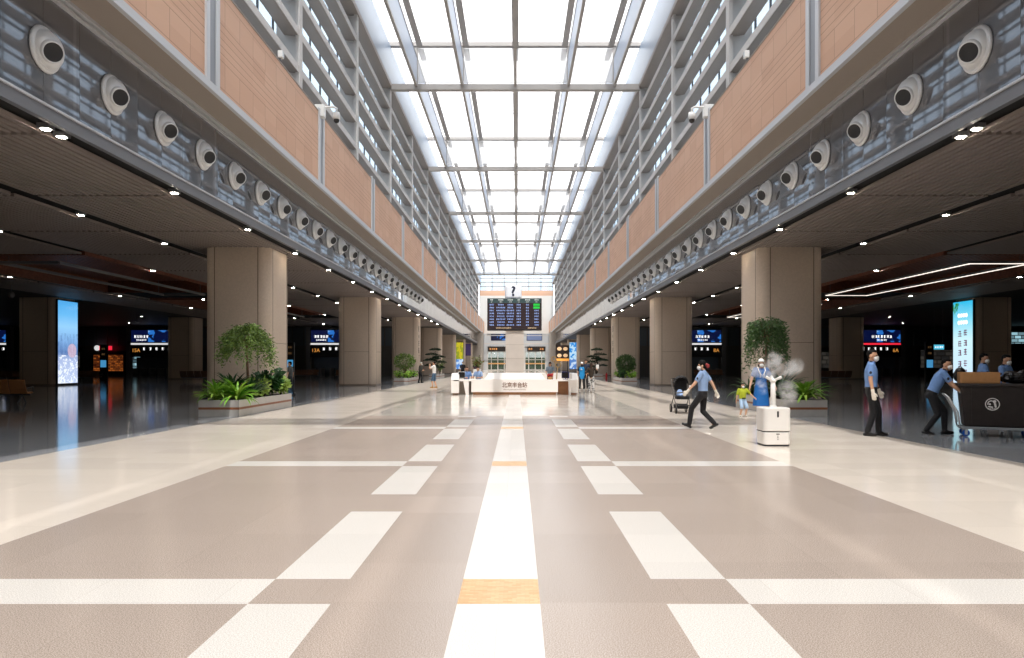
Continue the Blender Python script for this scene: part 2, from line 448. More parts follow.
# ------------------------------------------------------------------ fascia, soffit, terracotta wall, louvred facade
for sg, side in ((-1, 'left'), (1, 'right')):
    def bx(mb, x0, x1, *a):
        if sg < 0: x0, x1 = -x1, -x0
        mb.box(x0, x1, *a); return mb
    Y0, Y1 = YB, YEND
    struct(bx(MB(), XF, XF+.1, Y0, Y1, 6.35, 8.66).build('wall_%s' % side, M_FASCIA))
    mb = MB(); bx(mb, XF-.12, XF-.0, Y0, Y1, 6.15, 6.4); struct(mb.build('trim_1', M_GREYMETAL))
    mb = MB(); bx(mb, XF-.16, XF-.01, Y0, Y1, 6.4, 6.44); bx(mb, XF-.1, XF-.0, Y0, Y1, 8.58, 8.63); bx(mb, XF-.16, XF-.0, Y0, Y1, 8.66, 8.74)
    struct(mb.build('trim_2', M_SILVER))
    mb = MB(); bx(mb, XW+.02, XF+.4, Y0, Y1, 8.74, 8.85); struct(mb.build('soffit_slab', M_SOFFIT))
    mb = MB(); bx(mb, XW-.06, XW+.06, Y0, Y1, 8.70, 8.90); struct(mb.build('trim_3', M_SILVER))
    struct(bx(MB(), XW, XW+.35, Y0, Y1, 8.9, 11.75).build('wall_%s_upper' % side, M_TERRA))
    mb = MB(); bx(mb, XW-.02, XL+1.0, Y0, Y1, 11.75, 11.80); struct(mb.build('sill_slab', M_SOFFIT))
    # silver upright joints in the terracotta wall
    y = 29.4 - 2*10.52
    while y < YEND-4:
        o = empty('trim_post', (sg*(XW), y, 0), kind='structure')
        bx(MB(), -.05, .02, -.42, -.2, 8.9, 11.9).build('flange', M_SILVER, o)
        bx(MB(), -.05, .02, .2, .42, 8.9, 11.9).build('flange', M_SILVER, o)
        bx(MB(), -.02, .01, -.2, .2, 8.9, 11.9).build('web', mat('joint_grey', '#8e9196', .4, .4), o)
        y += 10.52
    # facade glazing + mullions
    gl = MB(); bx(gl, XL+1.02, XL+1.04, Y0, Y1, 11.8, 21.1)
    w = struct(gl.build('window_1' if sg < 0 else 'window_2', M_WINGLASS))
    mb = MB(); y = 10.0
    while y < 130:
        bx(mb, XL+.98, XL+1.06, y-.03, y+.03, 11.8, 21.1); y += 1.75
    for z in (11.85, 13.4, 15.0, 16.5, 18.0, 19.6, 21.0): bx(mb, XL+.98, XL+1.08, Y0, Y1, z-.05, z+.05)
    mb.build('window_frame', mat('dark_grey_mullion', '#5a5c60', .5), w)
    # posts and louvres
    lw = empty('louvre_wall_%s' % side, (sg*XL, 0, 0), kind='structure')
    y = G0 - 2*B/2; posts = []
    while y < YEND: posts.append(y); y += B/2
    pm = None
    for y in posts:
        mb = MB(); bx(mb, -.02, .14, y-.22, y+.22, 11.6, 21.3); bx(mb, .1, .98, y-.05, y+.05, 11.6, 21.3)
        mb.build('post', M_POST, lw)
    zs = [12.0, 13.6, 15.12, 16.64, 18.16, 19.68, 21.2]
    bl = None
    for i in range(min(len(posts)-1, 15)):
        for q, z in enumerate(zs[:-1]):
            if bl is None:
                mb = MB()
                for a_, b_ in ((0, 0),):
                    pts = [(.02, -.10), (.02, .16), (.1, .16), (.66, .10), (.66, -.02), (.1, -.10)]
                    if sg < 0: pts = [(-u, v) for u, v in pts]
                    mb.prism(pts, .06, B/2-.06, 'y')
                mb.k = 1; u = sg; mb.prism([(.0, -.12), (.0, .18), (u*.03, .18), (u*.03, -.12)], .06, B/2-.06, 'y'); bl = mb.build('louvre', [M_BLADE, M_POST], lw)
                bl.location = (0, posts[i], z)
            else:
                c = bl.copy(); COL.objects.link(c); c.location = (0, posts[i], z)
    mb = MB()
    for i in range(15, len(posts)-1):
        for z in zs[:-1]: bx(mb, .02, .66, posts[i]+.06, posts[i+1]-.06, z-.1, z+.14)
    mb.build('louvre', M_BLADE, lw)['kind'] = 'stuff'
    mb = MB(); bx(mb, -.1, 1.1, Y0, Y1, 21.05, 21.35); mb.build('top_rail', M_BLADE, lw)
    # pale glazed clerestory band above the louvres
    struct(bx(MB(), XL-.03, XL, Y0, Y1, 21.35, 24.0).build('wall_%s_clerestory' % side, mat('clerestory_blue_panel', '#8493a6', .4)))
    # upper slab of the side building, hidden roof that keeps the side halls dark
    struct(bx(MB(), XF+.5, XS, Y0, Y1, 8.9, 9.2).build('roof_slab', mat('pale_roof_deck', '#c9c7c3', .8)))

# ------------------------------------------------------------------ roof
mb = MB()
for k in range(-2, 8):
    for xa, xb in ((-8.85, -7.05), (-6.95, -3.8), (-3.7, -.05), (.05, 3.7), (3.8, 6.95), (7.05, 8.85)):
        for f0, f1 in ((0, .34), (.34, .67), (.67, 1)):
            ya, yb = G0+B*k+B*f0, G0+B*k+B*f1
            if yb > YEND+2: continue
            mb.quad((xa, ya, 24.3), (xb, ya, 24.3), (xb, yb, 24.3), (xa, yb, 24.3))
struct(mb.build('roof_glazing', M_ROOFGLASS))
for k in range(0, 7):
    for f in (0, .34, .67):
        if k < 0 or f: struct(MB().box(-8.85, 8.85, G0+B*k+B*f-.03, G0+B*k+B*f+.03, 24.26, 24.34).build('roof_beam_purlin', mat('pale_purlin', '#d8d8d6', .5)))
for k in range(-1, 7):
    y = G0 + B*k
    o = empty('roof_beam', (0, y, 0), kind='structure')
    MB().box(-XL-.1, XL+.1, -.22, .22, 20.9, 21.3).build('lower_chord', M_BEAM, o)
    MB().box(-XL-.1, XL+.1, -.2, .2, 24.0, 24.28).build('upper_chord', M_BEAM, o)
    for x in (-7, -3.75, 0, 3.75, 7):
        MB().box(x-.09, x+.09, -.1, .1, 21.4, 24.0).build('web_post', M_BEAM, o)
    for xa, xb in ((-6.9, -3.85), (-3.65, -.1), (.1, 3.65), (3.85, 6.9)):
        MB().box(xa, xb, -.02, .02, 21.45, 23.95).build('frosted_panel', M_FROST, o)
    if k < 6:
        for i, x in enumerate((-7, -3.75, 0, 3.75, 7)):
            r = empty('roof_beam', (x, y, 0), kind='structure')
            MB().box(-.05, .05, .25, B-.25, 21.25, 23.1).build('web_plate', M_FIN, r)
            MB().box(-.09, .09, .25, B-.25, 21.1, 21.25).build('lower_flange', M_BEAM, r)
            MB().box(-.09, .09, .25, B-.25, 23.1, 23.22).build('upper_flange', M_BEAM, r)
            s = -1 if x > 0 else 1
            if x:
                for ya, yb in ((B-13.0, B-.3), (B+.3, B+2.1)):
                    MB().box(min(.05*s, .46*s), max(.05*s, .46*s), ya, yb, 23.9, 24.0).build('shade_plate', M_BEAM, r)
            else: MB().box(-.22, .22, B-13.0, B+2.1, 23.9, 24.0).build('shade_plate', M_BEAM, r)

# ------------------------------------------------------------------ columns
def rsq(h, r, n=6):
    pts = []
    for cx, cy, a0 in ((h-r, h-r, 0), (-h+r, h-r, 90), (-h+r, -h+r, 180), (h-r, -h+r, 270)):
        for i in range(n+1):
            a = R(a0 + 90*i/n); pts.append((cx+r*math.cos(a), cy+r*math.sin(a)))
    return pts
M_COL = mat('beige_column_stone', '#c8b7a5', .45, 0, .4, noise=.06, nscale=14)
M_GROOVE = mat('column_groove', '#6d5f52', .6)
def make_column(nm):
    o = empty(nm, (0, 0, 0), kind='structure')
    H = 1.3
    mb = MB(); mb.prism(rsq(H, .42), 0.0, ZC+.02); c = mb.build('shaft', M_COL, o, auto=30)
    g = MB()
    for s in (-1, 1):
        for u in (-.86, .86):
            g.cbox((u, s*H, ZC/2), (.03, .012, ZC)); g.cbox((s*H, u, ZC/2), (.012, .03, ZC))
        g.cbox((0, s*H, 2.35), (1.72, .008, .018)); g.cbox((s*H, 0, 2.35), (.008, 1.72, .018))
    g.build('groove', M_GROOVE, o)
    mb = MB(); mb.prism(rsq(H+.015, .43), 0, .1); mb.build('plinth', mat('column_plinth', '#8a7b6d', .3), o)
    return o
col0 = None
for k in range(-1, 7):
    for sg in (-1, 1):
        for X in (XC, 33.2):
            if X > 20 and k > 2: continue
            y = G0 + B*k
            if y > YEND-6: continue
            if col0 is None: col0 = make_column('column'); col0.location = (sg*X, y, 0)
            else: copy_tree(col0, (sg*X, y, 0))

# ------------------------------------------------------------------ walls closing the side halls
M_WIN2 = mat('dim_window_glass', '#5a626c', .2, 0, .6)
for sg, side in ((-1, 'left'), (1, 'right')):
    def bx(mb, x0, x1, *a):
        if sg < 0: x0, x1 = -x1, -x0
        mb.box(x0, x1, *a); return mb
    w = struct(bx(MB(), 12.5, XS, 88.0, 88.4, 0, ZC).build('wall_%s_back' % side, M_WALLDARK))
    struct(bx(MB(), XS, XS+.3, YB, 88.4, 0, ZC+1.3).build('wall_%s_outer' % side, M_WALLDARK))
    struct(bx(MB(), 9.0, XS, YB-.3, YB, 0, ZC+1.3).build('wall_%s_near' % side, M_WALLDARK))
    struct(bx(MB(), 12.6, 12.9, 88.0, YEND, 0, ZC).build('wall_%s_far' % side, mat('beige_wall', '#9d8f82', .5)))
    mb = MB()
    x = 13.4
    while x < 58:
        bx(mb, x, x+1.25, 87.9, 88.0, 3.75, 5.9); x += 1.42
    mb.build('window_pane', M_WIN2, w)
# hall ends
for sg, side in ((-1, 'left'), (1, 'right')): struct(MB().box(min(sg*9.1, sg*13), max(sg*9.1, sg*13), YEND, YEND+.3, 0, ZC+1.3).build('wall_%s_end' % side, M_STONEW))
mb = MB(); mb.box(-9.1, 9.1, YB-.3, YB, 0, 24); struct(mb.build('wall_near', M_STONEW))
# ------------------------------------------------------------------ people
SKIN = mat('skin', '#c99a7c', .55, noise=.05, nscale=30)
SKIN2 = mat('skin_fair', '#d8ab8d', .55)
HAIR = mat('black_hair', '#0d0a09', .75, 0, .2)
MASKM = mat('white_mask', '#eeeeec', .7)
SHOE = mat('black_shoe', '#121113', .3)
EYE = mat('dark_eye', '#1a1210', .2)
POLICE = mat('police_blue_cloth', '#6f93c9', .75, noise=.06, nscale=20, bump=.15)
POLICE2 = mat('pale_blue_cloth', '#8fabd4', .75, noise=.05, nscale=20, bump=.15)
TROUS = mat('black_trouser_cloth', '#17171b', .8, noise=.2, nscale=12, bump=.15)
GLOVE = mat('white_glove', '#e8e0d2', .8)

def V(*a): return Vector(a)
def ik(a, b, l1, l2, hint):
    d = b - a; L = min(d.length, (l1+l2)*.995); dn = d.normalized()
    x = (l1*l1 - l2*l2 + L*L)/(2*L); h = math.sqrt(max(0, l1*l1 - x*x))
    hp = hint - dn*hint.dot(dn); hp = hp.normalized() if hp.length > 1e-5 else dn.orthogonal().normalized()
    return a + dn*x + hp*h, a + dn*L

def ellring(c, rx, ry, ax, ay, n=18):
    return [tuple(c + ax*(rx*math.cos(2*PI*i/n)) + ay*(ry*math.sin(2*PI*i/n))) for i in range(n)]

def hand_mesh(mb, w, d, nrm, side, s, inf=0.0, curl=.5, n=8):
    """palm, four bent fingers of different lengths and a thumb from the palm's side.  w wrist, d pointing, nrm palm facing, side = thumb side"""
    d = d.normalized(); nrm = (nrm - d*nrm.dot(d)).normalized(); sd = (side - d*side.dot(d) - nrm*side.dot(nrm)).normalized()
    pm = Matrix((d, sd, nrm)).transposed().to_4x4()
    mb.ell(w + d*.045*s, ((.052+inf)*s, (.040+inf)*s, (.017+inf)*s), pm)
    mb.cap(w - d*.02*s, (.024+inf)*s, w + d*.02*s, (.026+inf)*s, n)
    for i, (o, L) in enumerate(((.030, .068), (.010, .078), (-.010, .072), (-.029, .056))):
        a = w + d*.085*s + sd*o*s
        d1 = (d*math.cos(curl*.7) + nrm*math.sin(curl*.7)).normalized()
        d2 = (d*math.cos(curl*1.9) + nrm*math.sin(curl*1.9)).normalized()
        b = a + d1*L*.55*s; c = b + d2*L*.5*s
        mb.cap(a, (.0098+inf)*s, b, (.0092+inf)*s, n); mb.cap(b, (.0092+inf)*s, c, (.0078+inf)*s, n)
    a = w + d*.03*s + sd*.032*s; b = a + (d*.65 + sd*.65 + nrm*.25)*.036*s; c = b + (d*.95 + sd*.15 + nrm*.3)*.032*s
    mb.cap(a, (.0125+inf)*s, b, (.011+inf)*s, n); mb.cap(b, (.011+inf)*s, c, (.009+inf)*s, n)

def person(name, label, loc, yaw, h=1.72, feet=((.05, .09), (-.05, -.09)), footlift=(0, 0), footpitch=(0, 0), hands=None, pelvis=(0, 0, None), lean=0.0,
           head=(0, 0), skin=SKIN, top=POLICE, trousers=TROUS, shoes=SHOE, hair='short', hairm=HAIR, mask=True, gloves=False, sleeve=.62, legs='long', vest=None,
           dress=None, cap=None, elbow=None, knee=None, vox=.009, build=1.0, curl=.5, seated=False, group=None, extra=None, kneedir=None, shirt_len=.86):
    s = h/1.75; fb = 1.0
    root = empty(name, loc, R(yaw), label, 'person', group)
    pz = pelvis[2] if pelvis[2] is not None else .93*s - .02*s
    P = V(pelvis[0], pelvis[1], pz)
    ld = V(math.sin(lean), 0, math.cos(lean)); fw = V(math.cos(lean), 0, -math.sin(lean)); lf = V(0, 1, 0)
    C = P + ld*.38*s                      # chest
    S = P + ld*.52*s                      # shoulder line
    N = P + ld*.575*s                     # neck base
    hd = (ld*.6 + V(0, 0, .4)).normalized() if abs(lean) > .1 else ld
    Hc = N + hd*.135*s + fw*.025*s
    # head axes
    hy, hp = R(head[0]), R(head[1])
    hf = V(math.cos(hy)*math.cos(hp), math.sin(hy)*math.cos(hp), math.sin(hp)); hl = V(-math.sin(hy), math.cos(hy), 0); hu = hf.cross(hl)
    HM = Matrix((hf, hl, hu)).transposed().to_4x4()
    def H(x, y, z): return Hc + (hf*x + hl*y + hu*z)*s
    sh = [S + lf*.175*s*build, S - lf*.175*s*build]
    if hands is None: hands = [(.06, .27, .80), (.02, -.27, .80)]
    arms = []
    for i in (0, 1):
        W = V(*hands[i])
        if hands[i][2] < 1.2 and False: pass
        eh = V(*(elbow[i] if elbow else (-1, (.4, -.4)[i], -.2)))
        E, W = ik(sh[i], W, .30*s, .255*s, eh); arms.append((E, W))
    hip = [P + lf*.092*s, P - lf*.092*s]; legsj = []
    for i in (0, 1):
        A = V(feet[i][0], feet[i][1], .085*s + footlift[i])
        kh = V(*(kneedir[i] if kneedir else (1, (.08, -.08)[i], .1)))
        Kn, A = ik(hip[i], A, .43*s, .415*s, kh); legsj.append((Kn, A))
    # ---- body, one continuous surface
    mb = MB()
    mb.ell(H(-.008, 0, .03), (.095*s, .077*s, .098*s), HM); mb.ell(H(.022, 0, -.055), (.066*s, .058*s, .068*s), HM)
    mb.ell(H(.05, 0, -.105), (.028*s, .032*s, .024*s), HM)
    mb.cap(H(.086, 0, .005), .010*s, H(.104, 0, -.03), .015*s, 8)
    mb.cap(H(.078, -.04, .028), .011*s, H(.078, .04, .028), .011*s, 8)
    mb.cap(H(.083, -.022, -.072), .009*s, H(.083, .022, -.072), .009*s, 8)
    for q in (-1, 1): mb.ell(H(-.005, q*.079, -.005), (.022*s, .010*s, .034*s), HM, 8, 6)
    mb.cap(N - ld*.04*s, .058*s*build, H(-.012, 0, -.06), .053*s, 12)
    def ring(t, rx, ry, off=0): return ellring(P + ld*t*s + fw*off*s, rx*s*build, ry*s*build, fw, lf)
    mb.loft([ring(-.08, .06, .09), ring(-.03, .10, .145), ring(.06, .10, .145), ring(.16, .09, .128), ring(.3, .108, .15), ring(.42, .105, .165), ring(.50, .08, .15), ring(.56, .055, .07)])
    for i in (0, 1):
        E, W = arms[i]
        mb.cap(sh[i], .052*s*build, E, .039*s*build); mb.cap(E, .040*s*build, W, .027*s)
        hd_ = (W - E).normalized()
        hand_mesh(mb, W, hd_, V(0, -1 if i == 0 else 1, 0) if abs(hd_.y) < .8 else V(0, 0, -1), V(1, 0, .1), s, 0, curl)
        K_, A = legsj[i]
        mb.cap(hip[i], .078*s*build, K_, .052*s); mb.cap(K_, .053*s, K_.lerp(A, .35), .053*s); mb.cap(K_.lerp(A, .35), .053*s, A, .036*s)
        mb.cap(A, .034*s, A + V(.05*s, 0, -.03*s), .024*s)
    mb.build('body', skin, root, remesh=vox*.75, smoothit=2)
    for q in (-1, 1):
        e = MB(); e.ell(H(.083, q*.031, .004), (.012*s, .016*s, .009*s), HM, 8, 6); e.build('eye', EYE, root, smooth=True)
    # ---- hair
    mb = MB()
    if hair == 'short':
        mb.ell(H(-.022, 0, .052), (.090*s, .079*s, .084*s), HM); mb.ell(H(.03, 0, .090), (.055*s, .062*s, .040*s), HM); mb.ell(H(-.058, 0, .005), (.046*s, .068*s, .062*s), HM)
    elif hair in ('bun', 'long'):
        mb.ell(H(-.018, 0, .045), (.104*s, .089*s, .1*s), HM); mb.ell(H(-.055, 0, -.01), (.06*s, .08*s, .08*s), HM)
        if hair == 'bun': mb.ell(H(-.125, 0, -.015), (.05*s, .055*s, .055*s), HM)
        else: mb.ell(H(-.075, 0, -.12), (.045*s, .085*s, .15*s), HM)
    if hair: mb.build('hair', hairm, root, remesh=vox, smoothit=2)
    if hair == 'bun':
        mb = MB(); mb.ell(H(-.135, .012, -.012), (.05*s, .062*s, .056*s), HM); mb.ell(H(-.11, .055, .02), (.035*s, .035*s, .035*s), HM)
        mb.build('hair_net', mat('red_hair_net', '#a03a3a', .6), root, smooth=True)
    if mask:
        mb = MB(); mb.ell(H(.062, 0, -.058), (.058*s, .066*s, .056*s), HM); mb.ell(H(.098, 0, -.045), (.022*s, .03*s, .042*s), HM)
        for q in (-1, 1): mb.cap(H(.06, q*.06, -.04), .004*s, H(-.005, q*.083, -.005), .004*s, 6)
        mb.build('face_mask', mask if not isinstance(mask, bool) else MASKM, root, remesh=vox*.8, smoothit=2)
    if cap:
        mb = MB(); mb.ell(H(-.012, 0, .065), (.108*s, .092*s, .088*s), HM); mb.ell(H(.07, 0, .072), (.08*s, .075*s, .012*s), HM)
        mb.build('cap', cap, root, remesh=vox, smoothit=2)
    # ---- clothes
    if top is not None:
        mb = MB(); i_ = .016
        lo = -.06 if shirt_len > .9 else -.02
        mb.loft(([ring(lo, .118, .165), ring(.04, .118, .160)] if trousers is None else [ring(.0, .09, .13), ring(.05, .104, .146), ring(.085, .120, .158)]) + [ring(.16, .114, .150), ring(.3, .126, .168), ring(.42, .122, .182), ring(.505, .092, .165), ring(.565, .070, .088), ring(.585, .066, .07)])
        for i in (0, 1):
            E, W = arms[i]
            if sleeve <= 1: p = sh[i].lerp(E, sleeve); mb.cap(sh[i], .066*s*build, p, .062*s*build, 12)
            else: mb.cap(sh[i], .066*s*build, E, .053*s*build, 12); mb.cap(E, .053*s*build, E.lerp(W, sleeve-1), .041*s, 12)
        mb.build('shirt', top, root, remesh=vox, smoothit=3)
        # collar
        c = MB(); rr = [ellring(N + ld*t*s + fw*.01*s, r*s, r*1.08*s, fw, lf, 16) for t, r in ((-.035, .076), (.0, .070), (.025, .071), (.026, .062), (-.035, .062))]
        c.loft(rr, True); c.build('collar', top, root, smooth=True)
    if vest is not None:
        mb = MB()
        mb.loft([ring(-.2, .14, .2), ring(.04, .130, .178), ring(.16, .124, .165), ring(.3, .138, .185), ring(.44, .132, .19), ring(.51, .10, .16), ring(.56, .075, .095)])
        mb.build('vest', vest, root, remesh=vox, smoothit=2)
    if dress is not None:
        mb = MB()
        def g(z, rx, ry): return ellring(V(P.x, P.y, z*s), rx*s, ry*s, V(1, 0, 0), lf)
        mb.loft([g(.34, .20, .25), g(.36, .20, .25), g(.7, .175, .22), g(.9, .14, .19), g(1.08, .122, .16), g(1.24, .135, .178), g(1.36, .126, .19), g(1.43, .095, .165), g(1.49, .07, .085)])
        for i in (0, 1):
            p = sh[i].lerp(arms[i][0], .6); mb.cap(sh[i], .066*s, p, .068*s, 12)
        mb.build('dress', dress, root, remesh=vox, smoothit=2)
    if trousers is not None:
        mb = MB()
        mb.loft([ring(-.10, .085, .13), ring(-.05, .112, .163), ring(.03, .112, .158), ring(.09, .108, .150)])
        for i in (0, 1):
            K_, A = legsj[i]
            if legs == 'long':
                mb.cap(hip[i], .092*s*build, K_, .07*s*build, 12); mb.cap(K_, .07*s*build, K_.lerp(A, .96), .058*s, 12)
            else: mb.cap(hip[i], .096*s, hip[i].lerp(K_, .92), .088*s, 12)
        mb.build('trousers' if legs == 'long' else 'shorts', trousers, root, remesh=vox, smoothit=3)
        if legs == 'long' and top is not None:
            b = MB(); b.loft([ring(.055, .122, .166), ring(.085, .122, .164), ring(.085, .108, .15), ring(.055, .108, .15)]); b.build('belt', SHOE, root, smooth=True)
    for i in (0, 1):
        K_, A = legsj[i]; fp = R(footpitch[i]); fd = V(math.cos(fp), (.12, -.12)[i], math.sin(fp)); up = V(-math.sin(fp), 0, math.cos(fp))
        so = A - up*.05*s
        mb = MB(); mb.cap(so - fd*.045*s, .037*s, so + fd*.15*s, .032*s, 10); mb.cap(A + up*.0, .042*s, so + fd*.09*s, .04*s, 10)
        mb.cap(so - fd*.05*s - up*.018*s, .017*s, so + fd*.16*s - up*.018*s, .017*s, 8)
        mb.build('shoe', shoes, root, remesh=vox*.8, smoothit=1)
        if gloves:
            E, W = arms[i]; hd_ = (W - E).normalized(); mb = MB()
            hand_mesh(mb, W, hd_, V(0, -1 if i == 0 else 1, 0) if abs(hd_.y) < .8 else V(0, 0, -1), V(1, 0, .1), s, .003, curl)
            mb.cap(W - hd_*.05*s, .036*s, W, .033*s); mb.build('glove', GLOVE, root, remesh=vox*.7, smoothit=1)
    J = dict(H=H, s=s, P=P, ld=ld, fw=fw, lf=lf, sh=sh, arms=arms, N=N, HM=HM, S=S, C=C)
    return root, J

def epaulettes(root, J):
    s = J['s']; dk = mat('navy_insignia', '#15182a', .6)
    for i, q in ((0, 1), (1, -1)):
        c = J['sh'][i].lerp(J['N'], .28) + J['ld']*.055*s
        m = Matrix.Rotation(-q*.35, 4, 'X')
        MB().cbox((0, 0, 0), (.055*s, .10*s, .014*s), Matrix.Translation(c) @ m).build('epaulette', dk, root, bevel=.004)
        E = J['arms'][i][0]; p = J['sh'][i].lerp(E, .5)
        MB().ell(p + J['lf']*q*.058*s, (.026*s, .012*s, .034*s), None, 10, 7).build('shoulder_patch', dk, root, smooth=True)

p, J = person('person', 'policeman in blue short sleeved shirt and black trousers standing alone, arms hanging, white gloves', (7.52, 14.95, 0), -28, 1.80,
    feet=((.14, .09), (-.07, -.10)), hands=[(.17, .26, .84), (.05, -.29, .83)], gloves=True, head=(-12, 2), vox=.008); epaulettes(p, J)
s = J['s']; W = J['arms'][0][1]; E = J['arms'][0][0]
MB().cap(W.lerp(E, .22), .034*s, W.lerp(E, .30), .035*s, 12).build('wristwatch', SHOE, p, smooth=True)

p, J = person('person', 'policeman in blue shirt leaning forward to push the black bin cart by its handle', (9.04, 15.3, 0), -25, 1.74,
    feet=((.20, .08), (-.16, -.10)), footpitch=(0, -12), pelvis=(-.06, 0, .84), lean=R(24), hands=[(.59, .20, .80), (.57, -.20, .80)], elbow=[(-.2, .5, -1), (-.2, -.5, -1)], gloves=True, head=(-20, 2), vox=.008, curl=.9)
epaulettes(p, J)
p, J = person('person', 'policeman in white mask looking over the cardboard box on the bin cart', (11.78, 17.9, 0), -18, 1.76, head=(-28, -4), hands=[(.2, .25, .9), (.16, -.25, .88)], vox=.010); epaulettes(p, J)
p, J = person('person', 'policeman in white mask standing behind the black bag on the bin cart', (11.62, 16.85, 0), -60, 1.72, head=(4, -8), hands=[(.2, .25, .9), (.16, -.25, .88)], vox=.010); epaulettes(p, J)

p, J = person('person', 'policewoman seen from behind, striding in pale blue shirt with netted hair bun and white gloves', (4.44, 16.55, 0), 152, 1.63,
    feet=((.32, .07), (-.23, -.07)), footlift=(.02, .05), footpitch=(22, -28), pelvis=(.02, 0, .80), hands=[(.34, .28, .83), (-.26, -.27, .78)], gloves=True, top=POLICE2, hair='bun', head=(18, -2),
    elbow=[(-1, .3, -.4), (-1, -.3, -.1)], vox=.008, skin=SKIN2)
epaulettes(p, J)

LIME = mat('lime_green_cloth', '#b3bf2f', .8, noise=.08, nscale=25); LBLUE = mat('pale_denim', '#a9c4e0', .8)
p, J = person('person', 'small child in lime green shirt and pale blue shorts wearing a mask', (6.52, 20.3, 0), -82, 1.0, feet=((.02, .075), (.0, -.075)), hands=[(.16, .33, .50), (.0, -.19, .46)], elbow=[(-.3, .6, -1), (-1, -.4, -.2)],
    skin=SKIN2, top=LIME, trousers=LBLUE, legs='short', shoes=mat('pale_shoe', '#d9d4c8', .6), hair='short', vox=.007, build=1.12, pelvis=(0, 0, .475), sleeve=.75)
s = J['s']; MB().cbox((.135*s, 0, .0), (.05*s, .19*s, .06*s), Matrix.Translation(J['P'] + V(0, 0, .1*s))).build('waist_bag', SHOE, p, bevel=.01)
BLUED = mat('royal_blue_dress', '#1467b5', .7, noise=.05, nscale=16, bump=.1); WHITEC = mat('white_cotton', '#ecebe8', .8)
p, J = person('person', 'woman in long royal blue dress and white sun hat standing with the child', (7.06, 20.35, 0), -95, 1.62, feet=((.03, .085), (-.02, -.085)), hands=[(.06, .40, .82), (.10, -.36, .76)], pelvis=(0, 0, .862),
    skin=SKIN2, top=None, trousers=None, dress=BLUED, hair='long', mask=True, cap=WHITEC, shoes=mat('brown_sandal', '#4a3023', .5), vox=.009)
s = J['s']; mb = MB()
for q in (-1, 1):
    mb.tube([tuple(J['N'] + V(.02, q*.1*s, .02)), tuple(J['N'] + V(.13*s, q*.1*s, -.08*s)), tuple(J['N'] + V(.155*s, q*.05*s, -.2*s)), tuple(J['N'] + V(.15*s, q*.06*s, -.3*s))], .018*s, 6)
mb.build('white_scarf', WHITEC, p, smooth=True)

# far people
p, J = person('person', 'man in white shirt and blue shorts raising a phone to his face', (-5.06, 44.7, 0), 172, 1.66, feet=((.08, .08), (-.12, -.08)), hands=[(.27, .07, 1.42), (.26, -.08, 1.40)], elbow=[(.2, .5, -1), (.2, -.5, -1)],
    top=mat('white_shirt', '#eceae6', .8), trousers=mat('slate_blue_shorts', '#45627c', .8), legs='short', mask=False, shoes=mat('tan_sandal', '#a97f45', .6), vox=.012)
MB().cbox((.30, 0, 1.47), (.012, .15, .08)).build('phone', SHOE, p, bevel=.004)
p, J = person('person', 'person in dark jacket and white cap standing by the column planter', (-7.55, 56.5, 0), -20, 1.64, lean=R(8), feet=((.1, .08), (-.1, -.08)), top=mat('charcoal_jacket', '#4a4a45', .8), sleeve=1.85, cap=WHITEC, hands=[(.25, .12, 1.02), (.25, -.12, 1.0)], vox=.012)
p, J = person('person', 'volunteer in bright blue vest and white cap facing the hall beside the desk', (3.80, 40.6, 0), -95, 1.60, feet=((.0, .12), (.0, -.12)), top=mat('dark_tee', '#2a2c33', .8), vest=mat('volunteer_blue', '#1f93d8', .7), cap=WHITEC, mask=mat('dark_mask', '#2a2a30', .7),
    shoes=mat('white_trainer', '#d8d4cf', .6), vox=.011)
mb = MB(); q = J['C'] + V(.128, -.03, .0); mb.cbox((0, 0, 0), (.03, .09, .035), Matrix.Translation(q)); mb.cbox((0, 0, .05), (.03, .05, .03), Matrix.Translation(q)); mb.build('vest_emblem', WHITEC, p)
p, J = person('person', 'man in navy clothes standing behind the volunteer in the blue vest', (4.22, 42.6, 0), -110, 1.76, top=mat('navy_cloth', '#232c42', .8), mask=False, sleeve=1.8, vox=.012)
p, J = person('person', 'woman seen from behind in dark brown top and patterned pale trousers', (4.0, 37.4, 0), 80, 1.56, feet=((.03, .1), (-.03, -.09)), hands=[(.14, .22, 1.0), (.26, -.28, 1.20)], elbow=[(-1, .4, -.4), (-.5, -.6, -1)],
    top=mat('dark_brown_top', '#33291f', .85), sleeve=1.5, trousers=None, hair='long', hairm=mat('brown_hair', '#3a2619', .5), mask=False, shoes=mat('white_trainer', '#d8d4cf', .6), vox=.012)
pm, t = newmat('patterned_pale_cloth', .8)
vec, x, y, z = t.xyz(); n = t.n('TexNoise'); n.inputs['Scale'].default_value = 9; t.l(vec, n.inputs['Vector'])
t.l(t.mix(t.math('GREATER_THAN', n.outputs['Fac'], .56), '#c9c8c6', '#3c3d40'), t.b.inputs['Base Color'])
mb = MB(); s = J['s']
for i, q in ((0, 1), (1, -1)):
    mb.cap(J['P'] + V(0, q*.085*s, 0), .10*s, V((.015, -.015)[i], q*.095, .46*s), .085*s); mb.cap(V((.015, -.015)[i], q*.095, .46*s), .085*s, V((.03, -.03)[i], q*.1, .14), .08*s)
mb.build('trousers', pm, p, remesh=.012, smoothit=2)
MB().cbox((.35, -.3, 1.36), (.02, .16, .22)).build('white_handbag', WHITEC, p, bevel=.01)
